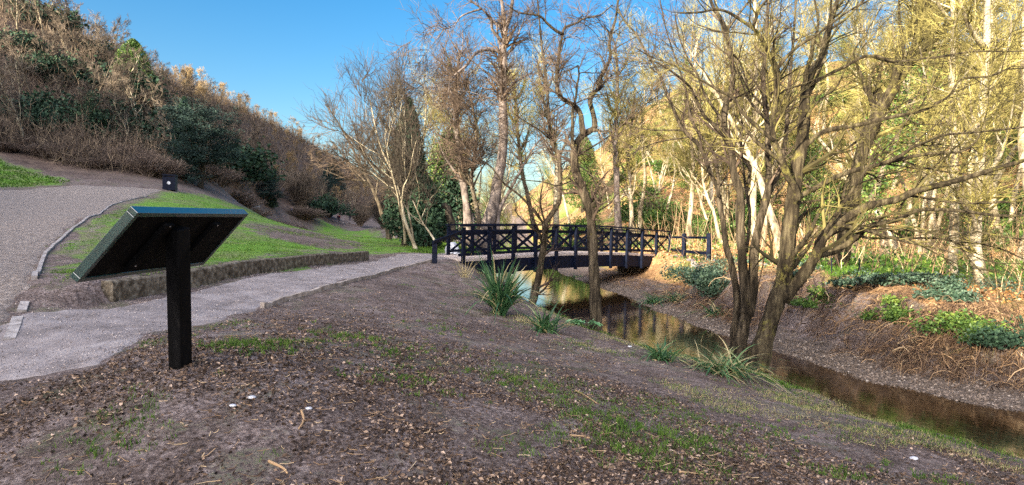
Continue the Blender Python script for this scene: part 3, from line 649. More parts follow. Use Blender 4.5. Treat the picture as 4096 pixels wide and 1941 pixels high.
def strip(name, label, cat, pts, w, h, mat, group=None, seg=1., wav=.0):
    P = np.array([G(*p) for p in pts]); P = smooth_line(P, max(6, int(np.linalg.norm(np.diff(P, axis=0), axis=1).sum()/.35)))
    P[:, 2] = Hn(P[:, 0], P[:, 1]); m_b = MB(); T = unit(np.gradient(P, axis=0)*[1, 1, 0]); sd_ = np.cross(T, [0, 0, 1.])
    hh = h+(vnoise(np.arange(len(P))*.9, np.zeros(len(P))+5)-.5)*wav
    v = np.stack([P-sd_*w/2+np.array([0, 0, -.1]), P-sd_*w/2*.9+hh[:, None]*[0, 0, 1], P+sd_*w/2*.9+hh[:, None]*[0, 0, 1], P+sd_*w/2-np.array([0, 0, .1])], 1)
    n = len(P); idx = np.arange(n*4).reshape(n, 4)
    q = np.stack([idx[:-1], np.roll(idx[:-1], -1, 1), np.roll(idx[1:], -1, 1), idx[1:]], -1).reshape(-1, 4)
    m_b.add(v, q=list(q)+[tuple(idx[0][::-1]), tuple(idx[-1])]); o = m_b.build(name, mat, loc=tuple(P[0]))
    return tag(o, label, cat, group)
strip('path_kerb', 'long pale concrete kerb curving along the lawn beside the wide gravel path', 'kerb', [(137, 1124), (168, 1050), (215, 985), (285, 925), (366, 868), (430, 832), (500, 806), (590, 787)], .08, .05, KERBM, wav=.02)
strip('kerb_stone', 'short pale kerb stone half buried in grit, just below the end of the long kerb', 'kerb', [(86, 1252), (92, 1234), (100, 1216)], .11, .03, KERBM)
strip('kerb_stone', 'long pale kerb slab lying in the grit at the left edge of the picture', 'kerb', [(36, 1366), (56, 1320), (72, 1276)], .12, .025, KERBM)
strip('edging_board', 'weathered pale timber edging board along the near side of the path to the footbridge', 'path edging', [(1049, 1234), (1180, 1196), (1310, 1158), (1450, 1118), (1580, 1083), (1680, 1060), (1745, 1048)], .07, .075, TIMB, wav=.05)

# ------------------------------------------------------------------ bin, bench, posts
p = G(680, 762, y0=30); z = h1(p[0], p[1]); s = 46/2480.; bw_ = 45*s*p[1]/46; bh = 62*s*p[1]/46
lb = empty('litter_bin', (p[0], p[1], z), 'black square litter bin with a round pale badge at the top of the path', 'bin')
m_b = MB(); m_b.box((0, 0, bh*.42), (bw_, bw_, bh*.84)); o = m_b.build('body', BLACKW, lb)
m_b = MB(); m_b.box((0, 0, bh*.96), (bw_*1.06, bw_*1.06, bh*.09)); m_b.build('lid', BLACKW, lb)
m_b = MB()
for sx in (-1, 1):
    for sy in (-1, 1): m_b = MB(); m_b.box((sx*bw_*.45, sy*bw_*.45, bh*.88), (bw_*.09, bw_*.09, bh*.085)); m_b.build('corner_pillar', BLACKW, lb)
pass
m_b = MB(); a_ = np.arange(16)*2*pi/16; R_ = bw_*.14
v = [(R_*math.cos(x), -bw_/2-.02, bh*.45+R_*math.sin(x)) for x in a_]+[(0, -bw_/2-.02, bh*.45)]
m_b.add(v, t=[(16, i, (i+1) % 16) for i in range(16)]); m_b.build('badge', PALEST, lb); lb.rotation_euler[2] = .3
p = G(1018, 846, y0=60); z = h1(p[0], p[1]); k = p[1]/110
be = empty('park_bench', (p[0], p[1], z), 'small whitish bench standing far off on the lawn below the dark conifer', 'bench', rz=-.5)
bm_ = noise_mat('bleached_timber', [(.3, (.4, .42, .46)), (.7, (.6, .62, .68))], 4, 4)
for nm, bx in (('seat', [((0, 0, .45), (1.6, .45, .07))]), ('backrest', [((0, .24, .72), (1.6, .06, .42))]), ('leg', [((-.7, 0, .21), (.09, .42, .42))]), ('leg', [((.7, 0, .21), (.09, .42, .42))])):
    m_b = MB()
    for c, s_ in bx: m_b.box(np.array(c)*k*1.15, np.array(s_)*k*1.15)
    m_b.build(nm, bm_, be)
for (x, y, lab) in ((3324, 1094, 'thin dark stake in the ivy of the far bank, left one of the pair'), (3434, 1102, 'thin dark stake in the ivy of the far bank, right one of the pair')):
    p = G(x, y, y0=12); m_b = MB(); z = h1(p[0], p[1]); m_b.tubes(np.array([[[p[0], p[1], z-.2], [p[0]+.01, p[1], z+.2], [p[0], p[1], z+.42]]]), np.array([[.018, .017, .015]]), 6, cap=True)
    tag(m_b.build('marker_stake', BLACKW, loc=tuple(p)), lab, 'stake')

# ------------------------------------------------------------------ people far down the valley
def person(px, py, hpx, top, legs, lab, Yg=120, walk=.25, rz=0):
    p = G(px, py, y0=Yg); z = h1(p[0], p[1]); H = hpx/F*p[1]; k = H/1.75
    root = empty('person', (p[0], p[1], z), lab, 'person', rz=rz)
    def skin(name, V, E, R, mat, sub=2):
        me = bpy.data.meshes.new(name); me.from_pydata([tuple(np.array(v)*k) for v in V], E, []); o = bpy.data.objects.new(name, me); COL.objects.link(o); o.parent = root
        s = o.modifiers.new('s', 'SKIN'); 
        for i, r_ in enumerate(R): me.skin_vertices[0].data[i].radius = (r_[0]*k, r_[1]*k) if isinstance(r_, tuple) else (r_*k, r_*k)
        me.skin_vertices[0].data[0].use_root = True
        sb = o.modifiers.new('u', 'SUBSURF'); sb.levels = sb.render_levels = sub; me.materials.append(mat); return o
    w_ = walk
    V = [(0, 0, .95), (0, 0, 1.15), (0, 0, 1.38), (0, 0, 1.5), (0, -.01, 1.6), (0, 0, 1.7), (.1, 0, .9), (.11, -w_*.5, .5), (.11, -w_, .08), (.11, -w_-.14, .04), (-.1, 0, .9), (-.11, w_*.6, .5), (-.11, w_, .1), (-.11, w_-.14, .04),
         (.19, 0, 1.4), (.24, .05, 1.13), (.25, -.08, .9), (.25, -.13, .8), (-.19, 0, 1.4), (-.24, .03, 1.13), (-.25, -.1, .9), (-.25, -.15, .8)]
    E = [(0, 1), (1, 2), (2, 3), (3, 4), (4, 5), (0, 6), (6, 7), (7, 8), (8, 9), (0, 10), (10, 11), (11, 12), (12, 13), (2, 14), (14, 15), (15, 16), (16, 17), (2, 18), (18, 19), (19, 20), (20, 21)]
    R = [(.15, .1), (.13, .1), (.15, .1), .05, .085, .08, .085, .055, .04, .04, .085, .055, .04, .04, .05, .04, .03, .025, .05, .04, .03, .025]
    skin('body', V, E, R, SKIN)
    J = [(0, 0, .86), (0, 0, 1.0), (0, 0, 1.2), (0, 0, 1.42), (.19, 0, 1.4), (.25, .05, 1.13), (.26, -.08, .9), (-.19, 0, 1.4), (-.25, .03, 1.13), (-.26, -.1, .9)]
    skin('jacket', J, [(0, 1), (1, 2), (2, 3), (3, 4), (4, 5), (5, 6), (3, 7), (7, 8), (8, 9)], [(.2, .16), (.19, .14), (.19, .14), (.15, .12), .08, .065, .055, .08, .065, .055], top)
    skin('trousers', [(0, 0, .95), (.1, 0, .88), (.11, -w_*.5, .5), (.11, -w_, .1), (-.1, 0, .88), (-.11, w_*.6, .5), (-.11, w_, .12)], [(0, 1), (1, 2), (2, 3), (0, 4), (4, 5), (5, 6)], [(.17, .13), .11, .08, .065, .11, .08, .065], legs)
    skin('hair', [(0, .02, 1.66), (0, .0, 1.735)], [(0, 1)], [.092, .075], HAIRM)
    return root
SKIN = noise_mat('skin', [(.3, (.45, .28, .2)), (.7, (.55, .36, .27))], 3, 2, bump=0); HAIRM = noise_mat('dark_hair', [(.3, (.02, .015, .01)), (.7, (.05, .035, .02))], 3, 2, bump=0)
def cloth(n, c): return noise_mat(n, [(.3, tuple(a*.8 for a in c)), (.7, c)], 8, 3, bump=0)
BLU = cloth('blue_cloth', (.05, .14, .5)); NAV = cloth('navy_cloth', (.02, .025, .06)); RED = cloth('maroon_cloth', (.16, .03, .03)); DRK = cloth('dark_cloth', (.015, .015, .02)); TAN = cloth('tan_cloth', (.35, .22, .12))
person(1167, 854, 24, BLU, NAV, 'person in a bright blue coat walking below the round bare bush', rz=2.4)
person(1351, 884, 25, NAV, DRK, 'person in dark clothes, left one of the pair on the far path', rz=1.2)
person(1357, 886, 28, RED, NAV, 'person in a maroon top, right one of the pair on the far path', rz=3.4)
person(1399, 884, 26, NAV, NAV, 'person in navy clothes walking alone on the far path', rz=.4)
sheet('far_path', world_poly([(1330, 882), (1360, 886), (1420, 886), (1450, 890), (1440, 898), (1400, 892), (1340, 892)], 60), .05, GRAV, 60, 330, dth=.1, k=1.01, lim=(-24, -10))

# ------------------------------------------------------------------ pale boulders beyond the bridge
def rock(name, lab, cat, c, size, mat, seed, group=None, tint=.5):
    rs = np.random.RandomState(seed); nu, nv = 14, 9; m_b = MB(); v = []
    for j in range(nv):
        ph = pi*j/(nv-1)
        for i in range(nu):
            a = 2*pi*i/nu; dx, dy, dz = math.sin(ph)*math.cos(a), math.sin(ph)*math.sin(a), math.cos(ph)
            q = 1+.5*(fbm(np.array([dx*1.3+seed]), np.array([dy*1.3+dz*2.1]), seed)[0]-.5)
            v.append((dx*size[0]*q, dy*size[1]*q, max(dz, -.55)*size[2]*q))
    m_b.add(v, q=[(j*nu+i, (j+1)*nu+i, (j+1)*nu+(i+1) % nu, j*nu+(i+1) % nu) for j in range(nv-1) for i in range(nu)], tint=tint)
    o = m_b.build(name, mat, smooth=True); o.location = c; return tag(o, lab, cat, group)
for i, (x, y, Y, s, lab) in enumerate(((1808, 1000, 27, (.33, .25, .36), 'large bluish-white boulder behind the left end of the footbridge'), (1918, 1006, 28, (.2, .18, .26), 'grey rounded boulder seen through the second bay of the footbridge'))):
    p = W(x, y, Y); rock('boulder', lab, 'rock', (p[0], p[1], h1(p[0], p[1])+s[2]*.45), s, PALEST, 3+i)
for i, x in enumerate((1790, 1806, 1822, 1836)):
    p = W(x, 1012, 26.2); rock('edging_stone', 'small whitish stone in the row behind the left bays of the footbridge', 'stone', (p[0], p[1], h1(p[0], p[1])+.05), (.09, .08, .07), PALEST, 20+i, 'white edging stones beyond the bridge')
# ------------------------------------------------------------------ near traced trees
def Z(pts, Y, dz=0., seed=1):
    n = len(pts); rs = np.random.RandomState(seed)
    return [(p[0], p[1], Y+(dz*i/max(n-1, 1))+(p[2] if len(p) > 2 else 0)) for i, p in enumerate(pts)]
def below(p, Y, d=.25):
    """extend a base pixel a little into the ground"""
    return (p[0]-2, p[1]+d*F/Y*.5)
RS.seed(101)
YA = 36.
traced('leaning_grey_tree', 'tall smooth grey leaning trunk rising behind the left half of the footbridge', 'tree', [
 (Z([(1935, 1010), (1952, 900), (1975, 820), (1988, 740), (2005, 650), (2013, 560), (2012, 450), (2011, 370), (2013, 260), (2016, 170), (2024, 110)], YA), .37, .15),
 (Z([(2024, 112), (2014, 60), (2006, 0), (2000, -80), (2010, -180)], YA, 1), .12, .04), (Z([(2024, 112), (2042, 60), (2050, 0), (2065, -90), (2060, -200)], YA, -1), .13, .04),
 (Z([(2010, 215), (1960, 198), (1905, 212), (1865, 262), (1820, 300), (1795, 345), (1818, 390)], YA, -2), .1, .03), (Z([(2010, 170), (1970, 120), (1965, 80), (1930, 38), (1885, 5), (1850, -40)], YA, -2), .1, .03),
 (Z([(1928, 36), (1885, 48), (1842, 68), (1815, 105), (1768, 120)], YA-1.5, -1), .06, .015), (Z([(1768, 120), (1720, 122), (1660, 150), (1605, 215)], YA-2.5), .014, .006),
 (Z([(2020, 375), (2042, 345), (2065, 325), (2100, 305), (2130, 290)], YA, 1), .09, .03), (Z([(1985, 995), (1990, 930), (1998, 840), (2030, 778), (2075, 696), (2128, 601), (2160, 560)], YA-.5, 1), .14, .04)],
 BARKG, TWIG, M=(40, 340, 2200, 6500), L1=(1.2, 3.), tw=.011, kp=.6, up=-.02, lw=(1.1, 1))
RS.seed(102)
YB = 17.3
traced('slim_forked_tree', 'slim olive-grey forked tree leaning at the water edge in front of the footbridge', 'tree', [
 (Z([(2116, 1250), (2124, 1228), (2138, 1188), (2155, 1107), (2165, 1040), (2178, 966), (2181, 890)], YB), .1, .085),
 (Z([(2181, 895), (2210, 851), (2236, 806), (2241, 737), (2239, 663), (2234, 620), (2214, 585), (2200, 544), (2196, 475), (2191, 393), (2185, 327), (2177, 254), (2169, 205), (2160, 110), (2150, 0)], YB, .5), .08, .022),
 (Z([(2181, 893), (2168, 851), (2161, 798), (2171, 737), (2173, 700)], YB, -.3), .035, .014), (Z([(2176, 898), (2150, 862), (2091, 794), (2046, 757), (2009, 728), (1960, 663), (1903, 630)], YB, -1.2), .035, .014),
 (Z([(2236, 624), (2251, 597), (2275, 544), (2296, 500), (2310, 430)], YB, .8), .035, .012), (Z([(2241, 665), (2265, 645), (2285, 640)], YB, .3), .02, .01),
 (Z([(2198, 556), (2150, 515), (2090, 480), (2050, 450)], YB, -1), .022, .008), (Z([(2238, 735), (2275, 700), (2290, 665)], YB, .3), .018, .008)],
 BARKL, TWIG, M=(16, 110, 620, 1800), L1=(.5, 1.3), tw=.005, kp=.3)
RS.seed(103)
YC = 14.6
traced('crooked_tree', 'dark crooked tree with a knobbly elbow, right of the slim forked tree', 'tree', [
 (Z([(2386, 1345), (2385, 1310), (2383, 1250), (2380, 1165), (2376, 1090), (2372, 1010), (2367, 920), (2361, 850), (2337, 777), (2312, 712), (2297, 655), (2297, 600)], YC), .135, .095),
 (Z([(2296, 612), (2289, 560), (2290, 491), (2292, 434), (2304, 389), (2308, 340), (2316, 303), (2312, 262)], YC, -.6), .05, .018),
 (Z([(2298, 608), (2308, 569), (2333, 540), (2366, 520), (2380, 500), (2371, 450), (2360, 409), (2368, 377), (2388, 360), (2400, 315), (2441, 237), (2437, 180), (2447, 123), (2461, 82), (2470, 25), (2480, -60)], YC, .6), .085, .02),
 (Z([(2333, 538), (2326, 490), (2322, 456), (2300, 425), (2270, 408), (2247, 393), (2230, 368), (2226, 311), (2233, 246), (2239, 192), (2251, 139)], YC, -.5), .065, .03),
 (Z([(2251, 139), (2218, 119), (2185, 90), (2161, 65), (2120, 57), (2071, 50), (2030, 20)], YC-.5, -.8), .035, .012), (Z([(2251, 141), (2259, 110), (2304, 94), (2337, 74), (2400, 60), (2450, 20)], YC-.5, .8), .035, .012),
 (Z([(2312, 262), (2280, 280), (2250, 285)], YC-.6, -.3), .016, .008), (Z([(2314, 300), (2330, 290), (2390, 292), (2430, 270)], YC-.5, .5), .016, .008),
 (Z([(2298, 630), (2340, 605), (2400, 569), (2465, 524), (2535, 454), (2629, 385), (2687, 356)], YC, 1), .025, .008), (Z([(2308, 706), (2292, 720), (2230, 743), (2173, 728), (2095, 720), (2060, 705)], YC, -.8), .022, .008),
 (Z([(2370, 520), (2390, 522), (2402, 530)], YC), .05, .03), (Z([(2375, 860), (2400, 840), (2440, 815), (2470, 775), (2520, 750), (2590, 735)], YC, .8), .02, .006),
 (Z([(2310, 660), (2340, 680), (2370, 705), (2410, 725), (2418, 755)], YC, -.6), .016, .008)],
 BARKL, TWIG, M=(26, 190, 1000, 2800), L1=(.45, 1.15), tw=.005, kp=.35, up=-.04)

# the big multi-stemmed clump at the right
RS.seed(104)
YD = 12.4
D0 = [(2936, 1400), (2935, 1365), (2944, 1280), (2950, 1204), (2937, 1114), (2923, 1042), (2904, 985), (2895, 900), (2884, 850), (2879, 818), (2867, 745), (2842, 696), (2826, 646), (2801, 589), (2760, 548), (2727, 511), (2703, 458), (2685, 415), (2662, 360), (2637, 295), (2605, 242), (2576, 196), (2543, 135), (2502, 90), (2470, 30)]
D1 = [(2962, 1440), (2960, 1398), (2970, 1327), (2985, 1251), (2978, 1137), (2971, 1066), (2966, 995), (2961, 920), (2961, 839), (2961, 769), (2948, 736), (2932, 679), (2928, 614), (2908, 552), (2895, 491), (2906, 409), (2928, 348), (2932, 286), (2918, 205), (2904, 123), (2883, 74), (2854, 33), (2830, -40)]
D2 = [(2985, 1260), (3004, 1185), (3013, 1090), (3018, 995), (3030, 924), (3053, 839), (3071, 769), (3075, 700), (3072, 614), (3071, 532), (3064, 450), (3052, 327), (3059, 246), (3067, 123), (3071, 41), (3075, -60)]
traced('clump_of_grey_stems', 'left group of lichen-spotted grey stems leaning out of the right-hand clump at the stream edge', 'tree', [
 (Z(D0, YD+.5, 1.2), .075, .018), (Z(D1, YD+.2, -.2), .115, .03), (Z(D2, YD+.2, .6), .105, .028),
 (Z([(3068, 790), (3104, 716), (3116, 683), (3133, 622), (3145, 532), (3149, 450), (3158, 327), (3170, 200), (3178, 100), (3185, -40)], YD+.5, .8), .06, .02),
 (Z([(2875, 790), (2873, 712), (2860, 634), (2842, 589), (2801, 544), (2768, 483), (2755, 440), (2745, 370), (2725, 300), (2690, 200), (2660, 100), (2640, 0)], YD+.8, 1), .04, .012),
 (Z([(2842, 698), (2812, 670), (2795, 646), (2797, 600)], YD+.9, -.4), .018, .008), (Z([(2872, 740), (2890, 700), (2912, 663), (2932, 614), (2950, 560), (2975, 500)], YD+.7, .5), .018, .008),
 (Z([(2905, 552), (2883, 532), (2850, 495), (2809, 454), (2768, 360), (2719, 311), (2650, 262), (2600, 240)], YD, -.8), .045, .012),
 (Z([(2895, 491), (2860, 440), (2820, 380), (2790, 300), (2760, 250), (2720, 160), (2700, 60)], YD, .6), .03, .01),
 (Z([(2906, 120), (2960, 50), (3000, 0), (3040, -60)], YD, .5), .03, .01), (Z([(2918, 205), (2960, 250), (2985, 330), (3005, 400), (3010, 470)], YD+.2, .5), .02, .01),
 (Z([(3068, 480), (3010, 420), (2975, 350), (2940, 240), (2925, 190)], YD+.3, .4), .03, .01), (Z([(2990, 735), (3000, 680), (2972, 640), (2965, 580), (2970, 530), (2960, 450), (2930, 330)], YD+.6, .8), .03, .01),
 (Z([(2985, 1010), (3000, 860), (2985, 770), (2975, 690), (2960, 640)], YD+.5, .5), .035, .02)],
 BARKL, TWIG, M=(40, 190, 800, 2000), L1=(.5, 1.5), tw=.004, kp=.4, bias=(.05, .15, .05))
RS.seed(105)
YE = 11.4
D4 = [(3018, 1480), (3032, 1440), (3051, 1375), (3080, 1280), (3104, 1209), (3127, 1137), (3142, 1066), (3148, 995), (3158, 910), (3170, 818), (3178, 753), (3190, 655), (3206, 592), (3214, 504), (3218, 413), (3223, 350)]
traced('spreading_stream_tree', 'big leaning furrowed trunk of the right-hand clump whose long branches sweep out over the stream', 'tree', [
 (Z(D4, YE), .18, .09),
 (Z([(3223, 350), (3250, 280), (3287, 229), (3305, 160), (3328, 69), (3351, 0), (3380, -80)], YE, .8), .085, .03), (Z([(3220, 352), (3227, 284), (3246, 220), (3252, 170), (3273, 105), (3265, 30), (3240, -60)], YE, -.6), .045, .012),
 (Z([(3190, 800), (3180, 753), (3157, 716), (3137, 667), (3118, 614), (3095, 560), (3092, 491), (3096, 450), (3108, 368), (3108, 278), (3071, 205), (3039, 143), (3006, 110), (2965, 82), (2912, 49), (2859, 38), (2800, 50), (2720, 52)], YE-.3, -.8), .065, .015),
 (Z([(3012, 113), (3024, 70), (3032, 41), (3067, 0), (3100, -60)], YE-1, -.3), .03, .012), (Z([(3110, 275), (3145, 229), (3200, 180), (3269, 138), (3347, 78), (3410, 35), (3475, 3)], YE-1, -.5), .03, .012),
 (Z([(3096, 562), (3055, 532), (3014, 495), (2973, 454), (2932, 393), (2870, 360), (2809, 323), (2760, 290), (2695, 262), (2600, 225), (2540, 190)], YE-.6, .5), .035, .01), (Z([(3110, 560), (3149, 532), (3200, 491), (3220, 470)], YE-.6), .022, .01),
 (Z([(3226, 350), (3250, 335), (3315, 298), (3383, 266), (3448, 229), (3512, 225), (3567, 246), (3650, 240), (3773, 225), (3901, 206), (4071, 206), (4200, 190)], YE, -1.2), .035, .01),
 (Z([(3212, 480), (3250, 430), (3292, 390), (3350, 345), (3400, 230), (3475, 115), (3530, 20)], YE, .6), .022, .008),
 (Z([(3204, 605), (3228, 578), (3292, 527), (3383, 509), (3448, 497), (3594, 463), (3681, 445), (3741, 417), (3800, 381), (3837, 321), (3900, 310), (3970, 303), (4060, 260)], YE, -.9), .05, .012),
 (Z([(3196, 680), (3292, 633), (3383, 596), (3475, 527), (3540, 460), (3640, 400), (3800, 330)], YE, .8), .028, .008),
 (Z([(3178, 805), (3210, 780), (3269, 748), (3351, 706), (3429, 679), (3512, 660), (3590, 642), (3658, 624), (3773, 610), (3842, 608), (3892, 578), (3920, 541)], YE, -1.), .055, .012),
 (Z([(3530, 655), (3600, 625), (3650, 590), (3704, 569), (3773, 541), (3900, 530), (4094, 509), (4200, 490)], YE-.6, -.5), .035, .012),
 (Z([(3178, 815), (3292, 798), (3351, 775), (3450, 730), (3590, 688), (3658, 690), (3740, 660), (3770, 620)], YE, .5), .022, .008),
 (Z([(3130, 1190), (3151, 1170), (3199, 1118), (3246, 1050), (3270, 1010), (3292, 949), (3360, 890), (3429, 844), (3498, 816), (3590, 798), (3658, 766), (3750, 743), (3819, 725), (3911, 697), (4048, 656), (4180, 620)], YE, -.9), .115, .03),
 (Z([(3262, 1025), (3317, 1012), (3365, 990), (3415, 958), (3457, 922), (3484, 903), (3544, 890), (3590, 881), (3658, 844), (3750, 839), (3842, 844), (3979, 862), (4096, 862), (4200, 850)], YE, -.8), .065, .016),
 (Z([(3450, 926), (3520, 920), (3590, 917), (3727, 931), (3796, 945), (3888, 926), (4025, 949), (4150, 960)], YE-.3, -.5), .028, .012), (Z([(3440, 945), (3480, 953), (3567, 954), (3750, 954), (3819, 968), (3920, 975), (4025, 1004), (4094, 1036), (4200, 1060)], YE-.3, .4), .026, .01),
 (Z([(3790, 952), (3842, 991), (3888, 1050), (3930, 1090)], YE-.3, -.3), .018, .01), (Z([(3300, 955), (3337, 935), (3406, 908), (3480, 900), (3567, 880), (3640, 850)], YE-.1, .4), .028, .01),
 (Z([(3560, 800), (3620, 785), (3681, 789), (3819, 812), (3979, 812), (4120, 800)], YE-.3, -.4), .03, .012), (Z([(3600, 640), (3690, 670), (3800, 690), (3950, 700), (4100, 690)], YE-.4, .4), .018, .008)],
 BARKM, TWIGM, M=(80, 280, 1300, 2800), L1=(.6, 2.), tw=.004, kp=.25, up=.03, bias=(.2, .05, .05), ang=(22, 60), lw=(1.1, 1.2))
RS.seed(106)
traced('leaning_forked_trunk', 'thick pale forked trunk leaning right behind the sweeping branches, reaching the top of the picture', 'tree', [
 (Z([(3345, 1075), (3370, 1000), (3410, 800), (3450, 600), (3521, 440), (3575, 353), (3590, 290)], 19), .24, .17),
 (Z([(3590, 290), (3596, 220), (3610, 160), (3672, 92), (3695, 0), (3710, -90)], 19, .5), .12, .07), (Z([(3588, 295), (3626, 260), (3658, 183), (3727, 105), (3796, 28), (3850, -60)], 19, -.5), .12, .07)],
 BARKM, TWIGY, M=(30, 150, 900, 2500), L1=(.8, 2.4), tw=.007, kp=.4)
def tpt(px, py, Y, w=1): return (px, py, Y)
RS.seed(107)
for (nm, lab, pts, Y, ra, rb, bk, iv, tops) in (
 ('burred_trunk', 'grey trunk with a swollen sunlit burr at its foot on the far bank', [(3952, 1270), (3946, 1225), (3938, 1150), (3910, 1060), (3900, 985), (3906, 880), (3915, 740), (3922, 560), (3930, 380), (3945, 200), (3950, 0)], 14.3, .17, .06, BARKP, 0, 0),
 ('slender_bank_trunk', 'pale slender trunk on the ivy bank, next left of the burred trunk', [(3812, 1120), (3808, 1080), (3814, 980), (3818, 800), (3815, 600), (3812, 520), (3806, 300), (3815, 100), (3810, -40)], 17, .14, .06, BARKP, 0, 0),
 ('pale_woodland_trunk', 'straight cream trunk with ivy leaves low on it, seen between the two stream-edge clumps', [(3022, 1040), (3020, 960), (3012, 850), (3018, 700), (3024, 560), (3022, 400), (3026, 200), (3020, 0)], 40, .24, .1, BARKP, 700, 0),
 ('sunlit_slim_trunk', 'slim sunlit trunk standing right of the footbridge behind the approach fence', [(2752, 1000), (2752, 950), (2762, 850), (2770, 760), (2772, 640), (2770, 560), (2780, 460), (2775, 300), (2790, 150)], 43, .2, .07, BARKP, 900, 0),
 ('bent_sunlit_trunk', 'thin bent sunlit trunk curving left, just right of the slim trunk behind the fence', [(2892, 985), (2872, 930), (2856, 850), (2830, 790), (2812, 720), (2806, 640), (2785, 560), (2740, 500)], 42, .14, .04, BARKP, 0, 0),
 ('ivy_footed_trunk', 'grey-white trunk with dark ivy at its foot behind the right half of the footbridge', [(2478, 960), (2474, 900), (2468, 800), (2466, 640), (2462, 560), (2465, 460), (2470, 300), (2460, 180)], 46, .28, .1, BARKG, 800, 0),
 ('forking_white_trunk', 'whitish trunk forking at a man height behind the bridge, right of the ivy-footed trunk', [(2532, 970), (2528, 900), (2524, 820), (2515, 700), (2512, 600), (2530, 480), (2540, 350)], 47, .24, .06, BARKP, 0, 0),
 ('bare_valley_tree', 'greyish bare stem rising behind the bridge left of the leaning grey trunk', [(1872, 985), (1872, 900), (1868, 840), (1855, 740), (1840, 640), (1828, 520), (1822, 420), (1828, 300), (1840, 200)], 40, .32, .08, BARKG, 500, 0),
 ('forked_valley_tree', 'narrow dark forked tree between the bare grey stem and the leaning grey trunk', [(1925, 980), (1918, 900), (1900, 800), (1885, 720), (1900, 620), (1905, 520), (1890, 430), (1870, 330)], 39, .18, .05, BARK, 0, 0),
 ('ivy_column_tree', 'narrow tree wrapped in bright ivy leaning left behind the middle of the footbridge', [(2150, 960), (2130, 880), (2110, 780), (2090, 700), (2078, 600), (2068, 500), (2062, 400), (2056, 300)], 48, .2, .08, BARK, 2600, 0),
 ('pale_middle_tree', 'pale bare tree behind the slim forked tree, its stem lit yellow by the sun', [(2228, 985), (2226, 900), (2224, 780), (2228, 640), (2215, 560), (2190, 470), (2170, 380), (2150, 260)], 50, .26, .06, BARKP, 0, 0),
 ('dark_twisted_tree', 'dark twisted trunk behind the left end of the footbridge bending left into long limbs', [(1808, 960), (1806, 900), (1795, 860), (1790, 830), (1760, 822), (1700, 815), (1640, 790), (1590, 755), (1540, 700), (1480, 650), (1440, 600), (1370, 520)], 31, .2, .04, BARKD, 0, 0)):
    st = [(Z(pts, Y), ra, rb)]; n = len(pts)
    for k in range(n//2, n-1):
        p = pts[k]; s = -1 if k % 2 else 1; l = 90*30/Y*(.8+.6*RS.rand())
        st.append((Z([p, (p[0]+s*l*.35, p[1]-l*.45), (p[0]+s*l*.55, p[1]-l), (p[0]+s*l*(.6+.3*RS.rand()), p[1]-l*1.7)], Y, s*1.2), ra*.38, ra*.08))
    tw = .011 if Y > 30 else .006
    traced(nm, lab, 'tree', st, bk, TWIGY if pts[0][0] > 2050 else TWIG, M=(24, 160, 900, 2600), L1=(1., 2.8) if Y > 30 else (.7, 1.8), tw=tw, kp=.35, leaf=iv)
# forked stem pair with the torn foot, left of the bridge
RS.seed(108)
traced('torn_stem_tree', 'thin pale stems with an orange torn foot on the grass left of the footbridge', 'tree', [
 (Z([(1662, 1000), (1655, 975), (1640, 940), (1622, 890), (1612, 850), (1605, 800), (1590, 750), (1570, 690), (1545, 640), (1520, 580), (1500, 500), (1480, 400)], 27.5), .085, .02),
 (Z([(1655, 985), (1648, 930), (1640, 880), (1630, 830), (1625, 740), (1618, 640), (1622, 520), (1615, 420)], 27.5, .8), .06, .015),
 (Z([(1620, 975), (1618, 930), (1612, 880), (1598, 830), (1590, 780), (1560, 660), (1540, 540), (1560, 430)], 27.7, -.5), .06, .015),
 (Z([(1740, 965), (1718, 930), (1690, 890), (1670, 845), (1650, 800)], 27.2, .8), .05, .02)],
 BARKP, BARKD, M=(26, 170, 1100, 3200), L1=(1.2, 3.4), tw=.008, kp=.35, bias=(-.18, 0, .25), up=.14)
# ------------------------------------------------------------------ woodland trees
WP = [forest_proto('bare_woodland_tree', 15, .5, 1, BARKP, TWIGY, nl=11, crown0=.42, r0=.24, rt=.009), forest_proto('bare_woodland_tree', 13, .9, 2, BARKP, TWIGY, nl=10, spread=.4, crown0=.4, r0=.24, rt=.009),
      forest_proto('bare_woodland_tree', 17, .4, 3, BARKP, TWIGY, nl=12, spread=.27, crown0=.45, r0=.25, rt=.009), forest_proto('ivy_clad_tree', 14, .5, 4, BARK, TWIGY, nl=12, ivy=4500),
      forest_proto('coppiced_tree', 11, .5, 5, BARKP, TWIGY, nl=6, stems=4, spread=.34, r0=.2), forest_proto('bare_woodland_tree', 12, .6, 6, BARK, TWIG, nl=11, spread=.42, rt=.008, dense=.8)]
HP = [forest_proto('bare_hillside_tree', 12, .5, 11, BARK, TWIGB, nl=12, rt=.03, dense=.5, spread=.4), forest_proto('bare_hillside_tree', 10, .7, 12, BARKP, TWIGB, nl=12, rt=.03, dense=.55, spread=.45),
      forest_proto('bare_hillside_tree', 11, .4, 13, BARK, TWIG_SUN, nl=13, rt=.03, dense=.5, spread=.36), forest_proto('ivy_hillside_tree', 10, .4, 14, BARK, TWIGB, nl=9, rt=.03, dense=.45, ivy=2200, leaf=NEEDLE)]
used = set()
def plant(protos, i, x, y, sc, label, group, sink=.1, tilt=.05):
    pr = protos[i]; z = h1(x, y)-sink; s = sc
    tl = (RS.randn()*tilt, RS.randn()*tilt)
    if id(pr) not in used:
        used.add(id(pr)); pr.location = (x, y, z); pr.rotation_euler = (tl[0], tl[1], RS.rand()*6.28); pr.scale = (s, s, s*(.9+.2*RS.rand())); pr['label'] = label; pr['group'] = group; return pr
    return copy_thing(pr, (x, y, z), RS.rand()*6.28, (s, s, s*(.9+.2*RS.rand())), label, group, tl)
